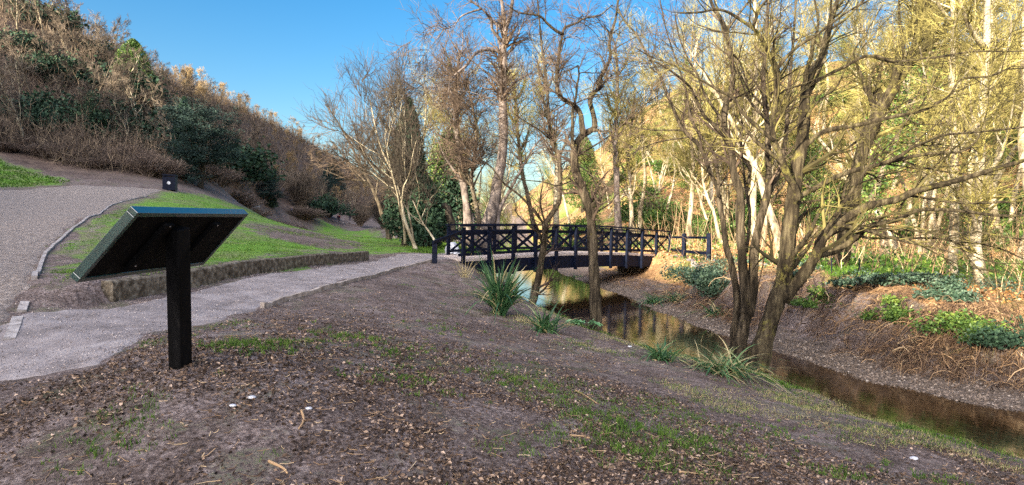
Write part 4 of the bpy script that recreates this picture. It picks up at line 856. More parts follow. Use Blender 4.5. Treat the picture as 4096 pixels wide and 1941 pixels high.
RS.seed(201)
def scat(poly, n, dmin):
    P = np.array(poly); out = []; lo = P.min(0); hi = P.max(0); tries = 0
    while len(out) < n and tries < n*60:
        tries += 1; x = lo[0]+(hi[0]-lo[0])*RS.rand(); y = lo[1]+(hi[1]-lo[1])*RS.rand()
        if not inpoly(np.array([x]), np.array([y]), P)[0]: continue
        if any((x-a)**2+(y-b)**2 < dmin*dmin for a, b in out): continue
        out.append((x, y))
    return out
LABR = {0: 'pale bare tree in the sunlit wood right of the footbridge', 1: 'pale bare tree in the sunlit wood right of the footbridge', 2: 'pale bare tree in the sunlit wood right of the footbridge', 5: 'pale bare tree in the sunlit wood right of the footbridge', 3: 'ivy-clad tree in the sunlit wood right of the footbridge', 4: 'many-stemmed tree in the sunlit wood right of the footbridge'}
GR = {3: 'ivy-clad trees of the sunlit right-hand wood', 4: 'many-stemmed trees of the sunlit right-hand wood'}
# slope behind the stream, right
wood = scat([(9, 47), (16, 40), (24, 36), (36, 30), (50, 34), (75, 55), (70, 95), (40, 118), (22, 112), (10, 80)], 112, 3.6)
wood += scat([(11, 30), (16, 23), (30, 18), (45, 26), (38, 34), (22, 37)], 13, 4.2)
for x, y in wood:
    i = RS.choice([0, 1, 2, 3, 4, 5], p=[.24, .2, .18, .16, .12, .1]); plant(WP, i, x, y, (.75+.45*RS.rand())*(.55+.45*min(1, max(0, (x/y-.14)/.2))), LABR[i], GR.get(i, 'pale bare trees of the sunlit right-hand wood'))
# valley end, beyond the bridge
for x, y in scat([(-6, 52), (-1.5, 50), (3, 62), (9, 56), (14, 90), (16, 150), (-8, 150), (-14, 75)], 22, 4.5):
    i = RS.choice([0, 1, 3, 5, 4]); plant(WP, i, x, y, .42+.3*RS.rand(), 'bare tree in the thin wood of the valley floor beyond the footbridge', 'bare trees of the valley floor beyond the footbridge')
# left cluster beyond the path end
for (px, Y, i, s, lab) in ((1560, 44, 5, .85, 'dusky bare tree at the left edge of the clump left of the footbridge'), (1640, 40, 3, .8, 'tall ivy-wrapped bare tree behind the narrow pointed evergreen'), (1700, 46, 0, .75, 'bare tree just right of the narrow pointed evergreen'),
      (1790, 44, 3, .8, 'ivy-clad tree behind the rounded evergreen left of the footbridge'), (1740, 52, 2, .62, 'thin bare tree between the pointed and the rounded evergreen'), (1860, 50, 4, .95, 'many-stemmed bare tree behind the left end of the footbridge'),
      (1930, 56, 0, .8, 'bare tree directly behind the leaning grey trunk'), (1590, 56, 4, .8, 'many-stemmed bare tree behind the thin torn-footed stems')):
    x = (px-CX)/F*Y; plant(WP, i, x, Y, s, lab, None, tilt=.02)
# hillside wood, left
RS.seed(202)
lw = []
for k in range(14000):
    px = 60+1560*RS.rand()-300*(RS.rand() < .25); 
    Y = math.exp(RS.uniform(math.log(52), math.log(360))); x = (px-CX)/F*Y; py_f = 0
    if inpoly(np.array([x]), np.array([Y]), LAWN)[0]: continue
    z = h1(x, Y); pyp = CY-((z-1.5-Y*fwd[2]/fwd[1])/Y)*F
    foot = np.interp(px, [0, 300, 680, 1000, 1300, 1500, 1640], [640, 640, 690, 790, 850, 880, 900])
    if pyp > foot: continue
    if any((x-a)**2+(Y-b)**2 < (1.5+Y*.019)**2 for a, b, _ in lw): continue
    lw.append((x, Y, z))
    if len(lw) > 285: break
print('hill trees', len(lw))
for x, Y, z in lw:
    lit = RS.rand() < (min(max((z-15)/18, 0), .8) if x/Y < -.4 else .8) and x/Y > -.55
    i = 2 if lit else RS.choice([0, 1, 3], p=[.42, .42, .16])  # trees meant as lit get the gold twigs, sun put into their colour
    g_ = {2: ('bare tree on the left hillside, golden-brown twigs coloured as if sunlit', 'bare trees on the left hillside with golden-brown twigs coloured as if sunlit'), 3: ('dark ivy-clad tree in the wood on the left hillside', 'ivy-clad trees on the left hillside')}.get(i, ('grey-brown bare tree in the wood on the left hillside', 'grey-brown bare trees on the left hillside'))
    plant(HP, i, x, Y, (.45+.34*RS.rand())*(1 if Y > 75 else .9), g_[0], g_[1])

# thicket filling the hillside between the trees
RS.seed(210); m_b = MB(); n = 30000; px = -100+1800*RS.rand(n); Y = np.exp(RS.uniform(math.log(48), math.log(420), n)); x = (px-CX)/F*Y; z = Hn(x, Y)
pyp = CY-((z-1.5-Y*fwd[2]/fwd[1])/Y)*F; foot = np.interp(px, [-100, 0, 300, 680, 1000, 1300, 1500, 1640], [640, 640, 720, 735, 800, 850, 880, 900]); k = (pyp < foot) & ~inpoly(x, Y, BANKG); x, Y, z = x[k], Y[k], z[k]; n = len(x)
k_ = np.maximum(1, Y/80); h_ = (.9+3.*RS.rand(n)**1.8)*np.clip(k_, 1, 1.6); D = unit(np.concatenate([RS.randn(n, 2)*.34, np.ones((n, 1))], 1)); tt = RS.rand(n)
q = np.stack([np.stack([x, Y, z-.2], 1)+D*(h_*t)[:, None]+RS.randn(n, 3)*.2*t*k_[:, None] for t in (0, .35, .7, 1)], 1); R_ = (.018+.02*RS.rand(n)**2)[:, None]*k_[:, None]*np.linspace(1, .35, 4)[None]
m_b.tubes(q, R_, 3, tint=tt); P2, R2 = grow(q, R_, 110000, .2, 1, (25, 75), (.6, 1.7), 3, .15, .12, .6, .4, .014); m_b.tubes(P2, R2*1.4, 3, tint=RS.rand(len(P2)))
tag(m_b.build('hillside_thicket', THICK), kind='stuff'); print('thicket', n)
# conifers
def conifer(name, label, px, py, Y, H, Wd, kind, seed, mat):
    RS.seed(seed); x = (px-CX)/F*Y; z = h1(x, Y) if py is None else None
    p = np.array([x, Y, h1(x, Y)]) if py is None else G(px, py, y0=Y*.6)
    root = empty(name, tuple(p), label, 'tree'); tr = MB(); cr = MB()
    if kind == 'cedar':
        P0 = smooth_line([(0, 0, -.3), (.2, 0, H*.3), (-.1, .1, H*.7), (.1, 0, H)], 10)[None]; R0 = np.linspace(.3, .05, 10)[None]; tr.tubes(P0, R0, 8, rough=.05)
        P1, R1 = grow(P0, R0, 34, .16, 1, (60, 88), (Wd*.75, Wd*1.25), 7, .1, .02, .4, .3, .03); tr.tubes(P1, R1, 5)
        P2, R2 = grow(P1, R1, 420, .2, 1, (30, 70), (Wd*.22, Wd*.4), 4, .1, .02, .5, .4, .015); cr.tubes(P2, R2, 3)
        C = P2[:, 1:].reshape(-1, 3); C = C[RS.rand(len(C)) < .6]; C = np.repeat(C, 20, 0)+RS.randn(len(C)*20, 3)*np.array([.26, .26, .07])*Wd/3.5
        cr.leaves(C, .16+.12*RS.rand(len(C)), np.clip(RS.rand(len(C))*.6+.4*(C[:, 2] % .9 > .5), 0, 1), flat=.4, asp=.35)
    else:
        P0 = np.array([[[0, 0, -.3], [0, 0, H*.5], [.05, 0, H]]]); R0 = np.array([[.28, .15, .04]]); tr.tubes(P0, R0, 8)
        n = int(9000*H/10); t = RS.rand(n)**.75; a = RS.rand(n)*2*pi; lob = .65+.7*fbm(a*1.3+seed, t*7, seed)
        rad = Wd*(1-t)**.6*np.minimum(1, t*4+.5)*lob*(RS.rand(n)**.4); C = np.stack([rad*np.cos(a), rad*np.sin(a), H*(.06+.95*t)-rad*.12], 1)
        cr.leaves(C, (.18+.16*RS.rand(n))*max(1, Y/90), np.clip(.25+.5*RS.rand(n)+.6*(lob-1), 0, 1), asp=.5)
        P1, R1 = grow(np.repeat(P0, 1, 0), R0, 60, .1, .95, (60, 90), (Wd*.7, Wd), 5, .08, .0, .35, .3, .03); cr.tubes(P1, R1, 4)
    tr.build('trunk', BARKD, root, smooth=True); cr.build('crown', mat, root)
    return root
conifer('cedar', 'dark layered cedar with flat spreading boughs just right of the litter bin', 800, 752, 58, 6.6, 4.2, 'cedar', 31, NEEDLEB)
conifer('cedar', 'lower bluish cedar drooping onto the lawn right of the layered cedar', 1060, 822, 74, 6.6, 3.6, 'cedar', 32, NEEDLEB)
conifer('conifer', 'upright dark conifer standing behind the litter bin on the slope', 735, 700, 68, 7.5, 1.5, 'cone', 33, NEEDLE)
conifer('evergreen_tree', 'big dark evergreen on the skyline of the left hillside', 525, None, 88, 8.5, 4.2, 'cone', 34, IVY)
conifer('evergreen_bush', 'dense dark evergreen bush at the lawn edge under the drooping cedar', 1085, 835, 72, 3.2, 1.7, 'cone', 35, NEEDLE)
conifer('evergreen_tree', 'dark evergreen in the valley wood left of the far pair of walkers', 1330, 800, 150, 13, 6, 'cone', 36, NEEDLEB)
conifer('pointed_evergreen', 'narrow pointed dark evergreen rising behind the twigs left of the footbridge', 1625, None, 33, 7.7, 1.5, 'cone', 37, NEEDLE)
conifer('dark_yew', 'squat dark yew behind the torn-footed stems', 1700, None, 31, 3.6, 1.4, 'cone', 38, NEEDLE)
conifer('rounded_evergreen', 'rounded dark evergreen crown left of the leaning grey trunk', 1795, None, 42, 7.9, 2.5, 'cone', 39, NEEDLE)
conifer('conifer', 'yellow-green conifer in the sun behind the slim forked tree', 2330, None, 75, 9, 3., 'cone', 40, IVY)

# bushes with bare twigs
def twig_bush(name, label, px, py, Y, H, Wd, mat, seed, n=60, rt=.02, cat='bush', nleaf=0, lm=IVY, group=None):
    RS.seed(seed); p = G(px, py, y0=Y*.7) if py else np.array([(px-CX)/F*Y, Y, h1((px-CX)/F*Y, Y)])
    m_b = MB(); a = RS.rand(n)*2*pi; r_ = RS.rand(n)**.5
    P = np.stack([np.stack([.12*Wd*r_*np.cos(a), .12*Wd*r_*np.sin(a), np.full(n, -.1)], 1)+t*np.stack([Wd*.8*r_*np.cos(a)*(.5+.5*t), Wd*.8*r_*np.sin(a)*(.5+.5*t), H*(1-.35*r_**2)*(1-.15*t)*np.ones(n)], 1) for t in np.linspace(0, .95, 6)], 1)+RS.randn(n, 6, 3)*.04*H*np.linspace(0, 1, 6)[None, :, None]
    R = rt*2.2*np.linspace(1, .3, 6)[None].repeat(n, 0); m_b.tubes(P, R, 4, tint=RS.rand(n))
    P2, R2 = grow(P, R, n*14, .15, 1, (20, 60), (H*.12, H*.28), 4, .18, .1, .5, .4, rt*.7); m_b.tubes(P2, R2, 3, tint=RS.rand(len(P2)))
    P3, R3 = grow(P2, R2, n*50, .1, 1, (20, 70), (H*.06, H*.13), 3, .2, .05, .6, .5, rt*.5); m_b.tubes(P3, R3, 3, tint=RS.rand(len(P3)))
    if nleaf:
        C = P2[RS.randint(0, len(P2), nleaf), RS.randint(0, 4, nleaf)]+RS.randn(nleaf, 3)*.08; m_b.leaves(C, .05+.05*RS.rand(nleaf), RS.rand(nleaf), mi=1)
    o = m_b.build(name, [mat, lm]); o.location = tuple(p); return tag(o, label, cat, group)
twig_bush('round_bare_bush', 'big rounded grey-brown bare bush above the person in the blue coat', 1205, 842, 120, 11, 6.5, TWIGB, 41, 90, .05)
twig_bush('willow_scrub', 'wide rusty-brown twiggy scrub left of the clump by the footbridge', 1440, 905, 62, 7.2, 5, TWIGB, 42, 110, .028)
twig_bush('willow_scrub', 'taller tawny scrub behind the wide rusty-brown scrub', 1540, 915, 75, 9, 5.5, TWIGB, 43, 110, .03)
twig_bush('thorn_bush', 'dense grey thorn bush at the path end behind the bridge handrail', 1590, 935, 40, 3.6, 2.6, TWIG, 44, 80, .012)
twig_bush('thorn_bush', 'dark low thorn bush touching the left end of the footbridge', 1745, 985, 30, 1.7, 1.3, TWIG, 45, 60, .009)
RS.seed(203)
gl = 'brown scrub bush along the foot of the left hillside'
for k in range(34):
    px = -150+1500*(k+RS.rand()*.8)/34; Y = np.interp(px, [-150, 0, 300, 680, 1000, 1300], [50, 49, 47, 51, 85, 150])*(1+.12*RS.rand())
    if k < 3: 
        o = twig_bush('scrub_bush', gl, px, None, Y, 2.6, 2.6, SCRUB, 50+k, 90, .02, group='scrub bushes at the foot of the left hillside'); sp_ = [o] if k == 0 else sp_+[o]
    else:
        x = (px-CX)/F*Y; c = copy_thing(sp_[k % 3], (x, Y, h1(x, Y)), RS.rand()*6, (Y/55,)*2+(Y/62*(.35+.8*RS.rand()**2),))
def leaf_bush(name, label, px, py, Y, size, n, mat, seed, ls=.05, cat='bush', group=None):
    RS.seed(seed); p = G(px, py, y0=Y*.7) if py else np.array([(px-CX)/F*Y, Y, h1((px-CX)/F*Y, Y)])
    m_b = MB(); k = max(6, int(n/220)); cc = RS.randn(k, 3)*np.array(size)*.42; cc[:, 2] = np.abs(cc[:, 2])+size[2]*.15
    i = RS.randint(0, k, n); C = cc[i]+RS.randn(n, 3)*np.array(size)*.2; C[:, 2] = np.abs(C[:, 2])
    m_b.leaves(C, ls*(.7+.6*RS.rand(n)), np.clip(RS.rand(n)*.7+.3*(C[:, 2]/size[2]-.3), 0, 1), mi=0)
    st = np.stack([np.zeros((k, 3)), cc*.5, cc], 1)+0; m_b.tubes(st, np.full((k, 3), ls*.12), 3, mi=1)
    o = m_b.build(name, [mat, BARKD]); o.location = tuple(p); return tag(o, label, cat, group)
RS.seed(205); he = []
for k, (px, Y) in enumerate(((30, 60), (120, 58), (250, 62), (340, 60), (430, 66), (560, 64), (60, 78), (210, 74), (640, 72), (150, 92), (480, 84), (330, 98), (1260, 150), (930, 100))):
    x = (px-CX)/F*Y
    if k < 2: he.append(leaf_bush('hillside_evergreen', 'dark evergreen bush low on the shaded left hillside', px, None, Y, (3.2, 2.6, 2.2), 3200, NEEDLE, 160+k, .28, group='dark evergreen bushes low on the left hillside'))
    else: s_ = (.8+.7*RS.rand())*Y/62; copy_thing(he[k % 2], (x, Y, h1(x, Y)), RS.rand()*6, (s_, s_, s_*.9))
# evergreen undergrowth among the right-hand trees
RS.seed(204)
ug = [leaf_bush('holly_bush', 'green evergreen bush under the trees of the sunlit right-hand slope', 2650+i*300, None, 56+4*i, (2.2, 2.0, 1.8), 2600, IVY, 60+i, .2, group='evergreen bushes on the sunlit right-hand slope') for i in range(3)]
for x, y in scat([(10, 50), (18, 42), (36, 38), (60, 50), (66, 90), (30, 108), (14, 85)], 60, 4.2):
    s = .6+.9*RS.rand(); copy_thing(ug[RS.randint(3)], (x, y, h1(x, y)-.1), RS.rand()*6, (s, s, s*(.7+.6*RS.rand())))
for i, (px, py, Y, sz, n, lab) in enumerate(((2820, 1150, 21, (.9, .8, .6), 3800, 'bluish-green ivy bush on the far bank left of the stream-edge clump'), (2860, 1190, 19, (.7, .6, .75), 3000, 'darker ivy mound hanging down the far bank beside the grey stems'),
      (3640, 1145, 15.8, (1.2, .4, .2), 1900, 'low bluish ivy patch on top of the far bank below the green grass'), (3790, 1200, 14.3, (.7, .4, .25), 1500, 'ivy patch at the foot of the burred trunk'), (3200, 1130, 17, (.8, .5, .28), 1500, 'ivy patch seen between the trunks of the right-hand clump'),
      (3420, 1155, 15.6, (.8, .4, .2), 1400, 'small ivy patch right of the spreading trunk on the bank edge'))):
    leaf_bush('ivy_patch', lab, px, py, Y, sz, n, IVYB, 70+i, .075, 'ivy')
for i, (px, py, lab) in enumerate(((2240, 900, 'dark green laurel bush behind the slim forked tree'), (2320, 880, 'olive evergreen bush behind the crooked tree'), (2860, 960, 'dark green holly bush behind the forked sunlit trunks right of the fence'), (2660, 900, 'leafy green bush on the sunlit slope above the right end of the footbridge'))):
    leaf_bush('evergreen_bush', lab, px, None, (48, 60, 46, 62)[i], (1.9, 1.7, 1.5), 3200, IVY, 80+i, .17)
# ------------------------------------------------------------------ ground cover, near plants
RS.seed(301)
def field(poly, n, power=1.3, rmin=2.6):
    """random ground points in a world polygon, denser close to the camera"""
    P = np.array(poly); r = np.hypot(P[:, 0], P[:, 1]); a = np.arctan2(P[:, 0], P[:, 1]); out = []; c = 0
    lo, hi = max(rmin, .5*r.min()), r.max()
    while c < n:
        m = n*2; u = RS.rand(m); e = 2-power-.0001
        rr_ = (lo**e+u*(hi**e-lo**e))**(1/e); t = a.min()+(a.max()-a.min())*RS.rand(m)
        x = rr_*np.sin(t); y = rr_*np.cos(t); k = inpoly(x, y, P); out.append(np.stack([x[k], y[k]], 1)); c += k.sum()
    return np.concatenate(out)[:n]
FORE = world_poly([(-500, 2300), (-100, 1560), (380, 1480), (600, 1345), (900, 1292), (1049, 1240), (1310, 1158), (1580, 1085), (1745, 1056), (1850, 1080), (2000, 1130), (2110, 1235), (2240, 1262), (2370, 1325), (2480, 1352), (2640, 1400), (2800, 1440), (3090, 1500), (3340, 1600), (3500, 1680), (3700, 1710), (4096, 1820), (4700, 2000), (4700, 2300)], 2.0)
# fallen leaves, bark chips and grit
P = field(FORE, 210000, 1.8, 2.2); d = fbm(P[:, 0]*.9+3, P[:, 1]*.9, 61); x_, y_ = P[:, 0], P[:, 1]
u = (P[:, 0]/P[:, 1])*F+CX
keep = RS.rand(len(P)) < np.clip((d-.43)*6+.55*(1-sstep(4.2, 6.5, np.hypot(x_, y_))), .05, 1)*np.clip(1.1-.13*(np.hypot(x_, y_)-4), .12, 1)
P = P[keep]; n = len(P); z = Hn(P[:, 0], P[:, 1]); m_b = MB(); sz = (.009+.027*RS.rand(n)**2.6)*(1+.03*np.hypot(P[:, 0], P[:, 1]))
tn = np.clip(RS.rand(n)**1.1, 0, 1); m_b.leaves(np.stack([P[:, 0], P[:, 1], z+sz*.22], 1), sz, tn, flat=.62, asp=.6)
tag(m_b.build('leaf_litter', LEAFM), kind='stuff')
# dry stalks and twigs lying about
P = field(FORE, 3200, 1.5, 2.4); n = len(P); z = Hn(P[:, 0], P[:, 1]); a = RS.rand(n)*2*pi; l = .03+.09*RS.rand(n)**2
q = np.stack([np.stack([P[:, 0]+l*np.cos(a)*t+.1*l*RS.randn(n), P[:, 1]+l*np.sin(a)*t+.1*l*RS.randn(n), z+.008+.02*RS.rand(n)*(t == 1)], 1) for t in (0, .5, 1)], 1)
m_b = MB(); m_b.tubes(q, np.full((n, 3), .0022), 3, tint=RS.rand(n)**.8); tag(m_b.build('fallen_twigs', BRAMB), kind='stuff')
# grass: bank tufts, lawn, valley meadow
m_b = MB()
def tufts(P, h, w, bl, spread, tlo=0., thi=.85):
    n = len(P); z = Hn(P[:, 0], P[:, 1]); i = np.repeat(np.arange(n), bl); N_ = len(i)
    C = np.stack([P[i, 0], P[i, 1], z[i]-.01], 1)+RS.randn(N_, 3)*np.array([spread, spread, 0]); D = RS.randn(N_, 3)*.35; D[:, 2] = 1
    r = np.hypot(C[:, 0], C[:, 1]); m_b.blades(C, D, h*(.5+.8*RS.rand(N_)), w*(1+r*.06), .25*RS.rand(N_), 3, np.repeat(tlo+(thi-tlo)*RS.rand(n), bl)*.7+.3*RS.rand(N_)*thi)
P = field(FORE, 9000, 1.4, 2.6); d = fbm(P[:, 0]*.8+9, P[:, 1]*.8, 66); e = fbm(P[:, 0]*3, P[:, 1]*3, 67)
nb = sstep(3., .3, pdist(P[:, 0], P[:, 1], Lb)); P = P[(d+.16*nb+.25*(e-.5)) > .65]; print('tufts', len(P)); tufts(P, .045, .004, 9, .035)
for (px, py, n_, h_) in ((1030, 1385, 60, .06), (950, 1375, 30, .05), (1400, 1350, 45, .06), (1250, 1365, 35, .04), (1560, 1405, 40, .05), (1780, 1320, 30, .05), (2020, 1520, 40, .05), (2400, 1690, 26, .05), (2480, 1700, 30, .06), (2520, 1820, 25, .05), (2680, 1740, 30, .06), (2620, 1780, 20, .05), (2900, 1800, 30, .05), (450, 1790, 30, .04), (3080, 1730, 40, .04), (3340, 1900, 30, .05), (2700, 1640, 30, .04), (2250, 1580, 30, .04), (1690, 1530, 40, .04), (1560, 1500, 30, .04), (2450, 1780, 40, .05), (1830, 1400, 30, .035), (3700, 1925, 30, .05)):
    p = G(px, py, y0=2.); a = RS.rand(n_)*2*pi; s = .02*p[1]; q = np.stack([p[0]+s*2.0*RS.randn(n_), p[1]+s*2.2*RS.randn(n_)], 1); tufts(q, h_*1.15, .005, 12, .018)
P = field(FORE, 14000, 1.2, 4); dl = pdist(P[:, 0], P[:, 1], Lb); P = P[(dl < 3.2) & (fbm(P[:, 0]*1.1, P[:, 1]*1.1, 68)-.08*dl > .4)]; tufts(P, .06, .003, 7, .05, 1.1, 1.4)
P = field(LAWN, 16000, 1.5, 8); d = fbm(P[:, 0]*.55, P[:, 1]*.55, 71); P = P[(d > .46)]; tufts(P, .055, .007, 4, .06, .1, .95)
P = field(BANKG, 5000, 1.0, 20); tufts(P, .12, .02, 3, .15)
P = field(GREEN2, 5000, 1.2, 10); tufts(P, .14, .012, 5, .1)
P = field(MEADOW, 3500, 1.2, 18); tufts(P, .16, .014, 5, .1)
P = Lb[5:16]; 
t = RS.rand(900); k = np.sort(RS.randint(5, 15, 900)); f = RS.rand(900)[:, None]; q = Lb[k]*(1-f)+Lb[k+1]*f-np.array([.35, .3])*(.3+1.4*RS.rand(900)[:, None]); tufts(q[vnoise(q[:, 0]*1.3, q[:, 1]*1.3, 5) > .6], .07, .005, 10, .04)
tag(m_b.build('grass', GRASSM), kind='stuff')
# pebbles on the beach and in the stream edge
bx = np.concatenate([Rb[3:15], (Rb[3:15]+np.array([1.2, .45]))[::-1]]); P = field(bx, 20000, 1.4, 7); n = len(P); z = Hn(P[:, 0], P[:, 1])
m_b = MB(); s = .01+.024*RS.rand(n)**2.5; oct_ = np.array([(1, 0, 0), (0, 1, 0), (-1, 0, 0), (0, -1, 0), (0, 0, .7), (0, 0, -.7)], float)
v = np.stack([P[:, 0], P[:, 1], z+s*.15], 1)[:, None]+(oct_[None]*(.7+.6*RS.rand(n, 6, 1)))*s[:, None, None]; idx = np.arange(n*6).reshape(n, 6)
tr_ = np.concatenate([idx[:, [a, b_, 4]] for a, b_ in ((0, 1), (1, 2), (2, 3), (3, 0))]+[idx[:, [b_, a, 5]] for a, b_ in ((0, 1), (1, 2), (2, 3), (3, 0))])
m_b.add(v, t=tr_, tint=np.repeat(RS.rand(n), 6)); tag(m_b.build('pebbles', STONEM), kind='stuff')
WF = [(6.5, 20), (8.5, 14), (10.3, 11), (14, 8), (30, 14), (50, 34), (70, 60), (50, 95), (14, 80), (9, 48), (7, 36)]
# brambles, roots and dead bracken on the far bank
m_b = MB(); n = 8000; k = RS.randint(3, 15, n); f = RS.rand(n)[:, None]; off = .95+2.3*RS.rand(n)
b0 = Rb[k]*(1-f)+Rb[k+1]*f; tg = unit(Rb[k+1]-Rb[k]); nrm = np.stack([tg[:, 1], -tg[:, 0]], 1); nrm *= np.sign(nrm[:, :1]+1e-9)
b0 = b0+nrm*off[:, None]; z = Hn(b0[:, 0], b0[:, 1]); dn = fbm(b0[:, 0]*.9, b0[:, 1]*.9, 81); kp_ = dn > .38; b0, z, nrm = b0[kp_], z[kp_], nrm[kp_]; n = len(b0)
D = np.concatenate([-nrm*(.2+RS.rand(n, 1)), .5+RS.rand(n, 1)], 1)+RS.randn(n, 3)*.5; L_ = .25+.75*RS.rand(n)**2
ts = np.linspace(0, 1, 6); pts = np.concatenate([b0, z[:, None]], 1)[:, None]+unit(D)[:, None]*(L_[:, None]*ts)[..., None]; pts[:, :, 2] -= (L_*1.05)[:, None]*ts**2; pts += RS.randn(n, 6, 3)*.025*ts[None, :, None]
m_b.tubes(pts, (.003+.006*RS.rand(n)**3)[:, None]*np.linspace(1, .5, 6)[None], 3, tint=RS.rand(n)**1.9*.9); tag(m_b.build('bank_brambles', BRAMB), kind='stuff')
# knotted roots and dead canes hanging over the bank face
m_b = MB(); n = 620; k = RS.randint(4, 13, n); f = RS.rand(n)[:, None]; b0 = Rb[k]*(1-f)+Rb[k+1]*f; tg = unit(Rb[k+1]-Rb[k]); nrm = np.stack([tg[:, 1], -tg[:, 0]], 1); nrm *= np.sign(nrm[:, :1]+1e-9); b0 = b0+nrm*(1.3+1.4*RS.rand(n, 1)); z = Hn(b0[:, 0], b0[:, 1])+.03
D = np.concatenate([-nrm*(.1+RS.rand(n, 1))+tg*RS.randn(n, 1)*1.3+RS.randn(n, 2)*.4, -.1+.8*RS.rand(n, 1)], 1); L_ = .25+.65*RS.rand(n)**1.5; ts = np.linspace(0, 1, 7)
pts = np.concatenate([b0, z[:, None]], 1)[:, None]+unit(D)[:, None]*(L_[:, None]*ts)[..., None]; pts[:, :, 2] -= (L_*.75)[:, None]*ts**2; pts += np.cumsum(RS.randn(n, 7, 3)*.03, 1)
m_b.tubes(pts, (.006+.013*RS.rand(n)**2)[:, None]*np.linspace(1, .4, 7)[None], 4, tint=RS.rand(n)**1.5); tag(m_b.build('bank_roots', BRAMB), kind='stuff')
# ivy and nettles along the top of the bank
m_b = MB(); P = field(WF[:5]+[(9, 40)], 60000, 1.4, 9); d_ = pdist(P[:, 0], P[:, 1], Rb); w_ = fbm(P[:, 0]*.8, P[:, 1]*.8, 95); P = P[(d_ > 1.5) & (d_ < 6.5) & (w_+.12*np.exp(-(d_-3.)**2) > .56) & ~inpoly(P[:, 0], P[:, 1], GREEN2)]; n = len(P); s = .055*(.5+RS.rand(n))
m_b.leaves(np.stack([P[:, 0], P[:, 1], Hn(P[:, 0], P[:, 1])+.03+.22*RS.rand(n)**1.5], 1), s, RS.rand(n)); tag(m_b.build('bank_ivy', IVYB), kind='stuff')
# leaf litter under the right-hand trees and on the bank
m_b = MB()
P = field(WF, 60000, 1.35, 8); P = P[(pdist(P[:, 0], P[:, 1], Rb) > 1.05) & ~inpoly(P[:, 0], P[:, 1], GREEN2)]; n = len(P); r = np.hypot(P[:, 0], P[:, 1]); s = .05*(.5+RS.rand(n))*(1+r*.045)
m_b.leaves(np.stack([P[:, 0], P[:, 1], Hn(P[:, 0], P[:, 1])+s*.25], 1), s, RS.rand(n), flat=.35, asp=.6); tag(m_b.build('woodland_leaf_litter', LEAFO), kind='stuff')
m_b = MB(); P = field(WF, 26000, 1.1, 14); d = fbm(P[:, 0]*.25, P[:, 1]*.25, 91); P = P[(d > .5) & (pdist(P[:, 0], P[:, 1], Rb) > 3.2)]; n = len(P); r = np.hypot(P[:, 0], P[:, 1]); s = .07*(.5+RS.rand(n))*(1+r*.03)
m_b.leaves(np.stack([P[:, 0], P[:, 1], Hn(P[:, 0], P[:, 1])+.05+.35*RS.rand(n)**2*(1+r*.01)], 1), s, RS.rand(n)); tag(m_b.build('woodland_undergrowth', IVY), kind='stuff')
# saplings and sticks of the understorey
m_b = MB(); P = field(WF, 1900, 1.0, 14); P = P[pdist(P[:, 0], P[:, 1], Rb) > 3]; n = len(P); h_ = .8+2.4*RS.rand(n)**2
D = np.concatenate([RS.randn(n, 2)*.3, np.ones((n, 1))], 1); q = np.stack([np.stack([P[:, 0], P[:, 1], Hn(P[:, 0], P[:, 1])-.1], 1)+unit(D)*(h_*t)[:, None]+RS.randn(n, 3)*.06*t for t in np.linspace(0, 1, 5)], 1)
R_ = (.008+.01*RS.rand(n))[:, None]*np.linspace(1, .3, 5)[None]; m_b.tubes(q, R_, 4, tint=RS.rand(n)); P2, R2 = grow(q, R_, 9000, .2, 1, (25, 60), (.3, .8), 4, .15, .1, .6, .4, .005); m_b.tubes(P2, R2, 3, tint=RS.rand(len(P2)))
tag(m_b.build('woodland_saplings', BRAMB), kind='stuff')
# strap-leaved clumps
def clump(name, label, px, py, n, L_, sp, w, seed, droop=(.2, .8), tlo=0., cat='plant', mat=IRISM, group=None):
    RS.seed(seed); p = G(px, py, y0=4); m_b = MB(); C = RS.randn(n, 3)*np.array([sp*.25, sp*.2, 0]); D = RS.randn(n, 3)*sp*1.6; D[:, 2] = 1
    m_b.blades(C-[0, 0, .03], D, L_*(.42+.66*RS.rand(n)), w*(.7+.5*RS.rand(n)), droop[0]+(droop[1]-droop[0])*RS.rand(n), 7, np.where(RS.rand(n) < .13, 1., np.clip(tlo+RS.rand(n)*.75, 0, 1)))
    o = m_b.build(name, mat); o.location = tuple(p); return tag(o, label, cat, group)
clump('iris_clump', 'tall dark green strap-leaved clump on the near bank left of the slim forked tree', 1998, 1262, 230, 1.6, .17, .055, 1, (.05, .9))
clump('iris_clump', 'smaller bright green strap-leaved clump between the slim forked tree and the crooked tree', 2182, 1330, 90, .85, .28, .04, 2, (.1, .8), .15)
clump('iris_clump', 'short green strap-leaved clump at the near water edge left of the flattened clump', 2640, 1440, 90, .72, .3, .032, 3, (.2, .9), .15)
clump('iris_clump', 'flattened pale green strap-leaved clump at the foot of the right-hand tree clump', 2880, 1490, 300, .95, .8, .03, 4, (.2, .9), .3)
clump('sedge_clump', 'green sedge clump on the far bank just below the right pier, left one', 2612, 1215, 110, .9, .4, .035, 5, (.2, 1.), .1)
clump('sedge_clump', 'green sedge clump on the far bank below the ivy, right of the first sedge', 2705, 1205, 130, .9, .55, .035, 6, (.3, 1.), .1)
clump('sedge_clump', 'dark sedge clump hanging at the foot of the ivy bush on the far bank', 2872, 1262, 110, .9, .5, .035, 7, (.3, 1.), 0)
clump('sedge_clump', 'sedge fringe under the middle of the footbridge on the far side', 2310, 1110, 90, .6, .6, .02, 8, (.4, 1.), .1)
clump('dry_stalks', 'pale dry grass stalks under the left end of the footbridge', 1860, 1112, 40, .8, .25, .012, 9, (0., .2), .95)
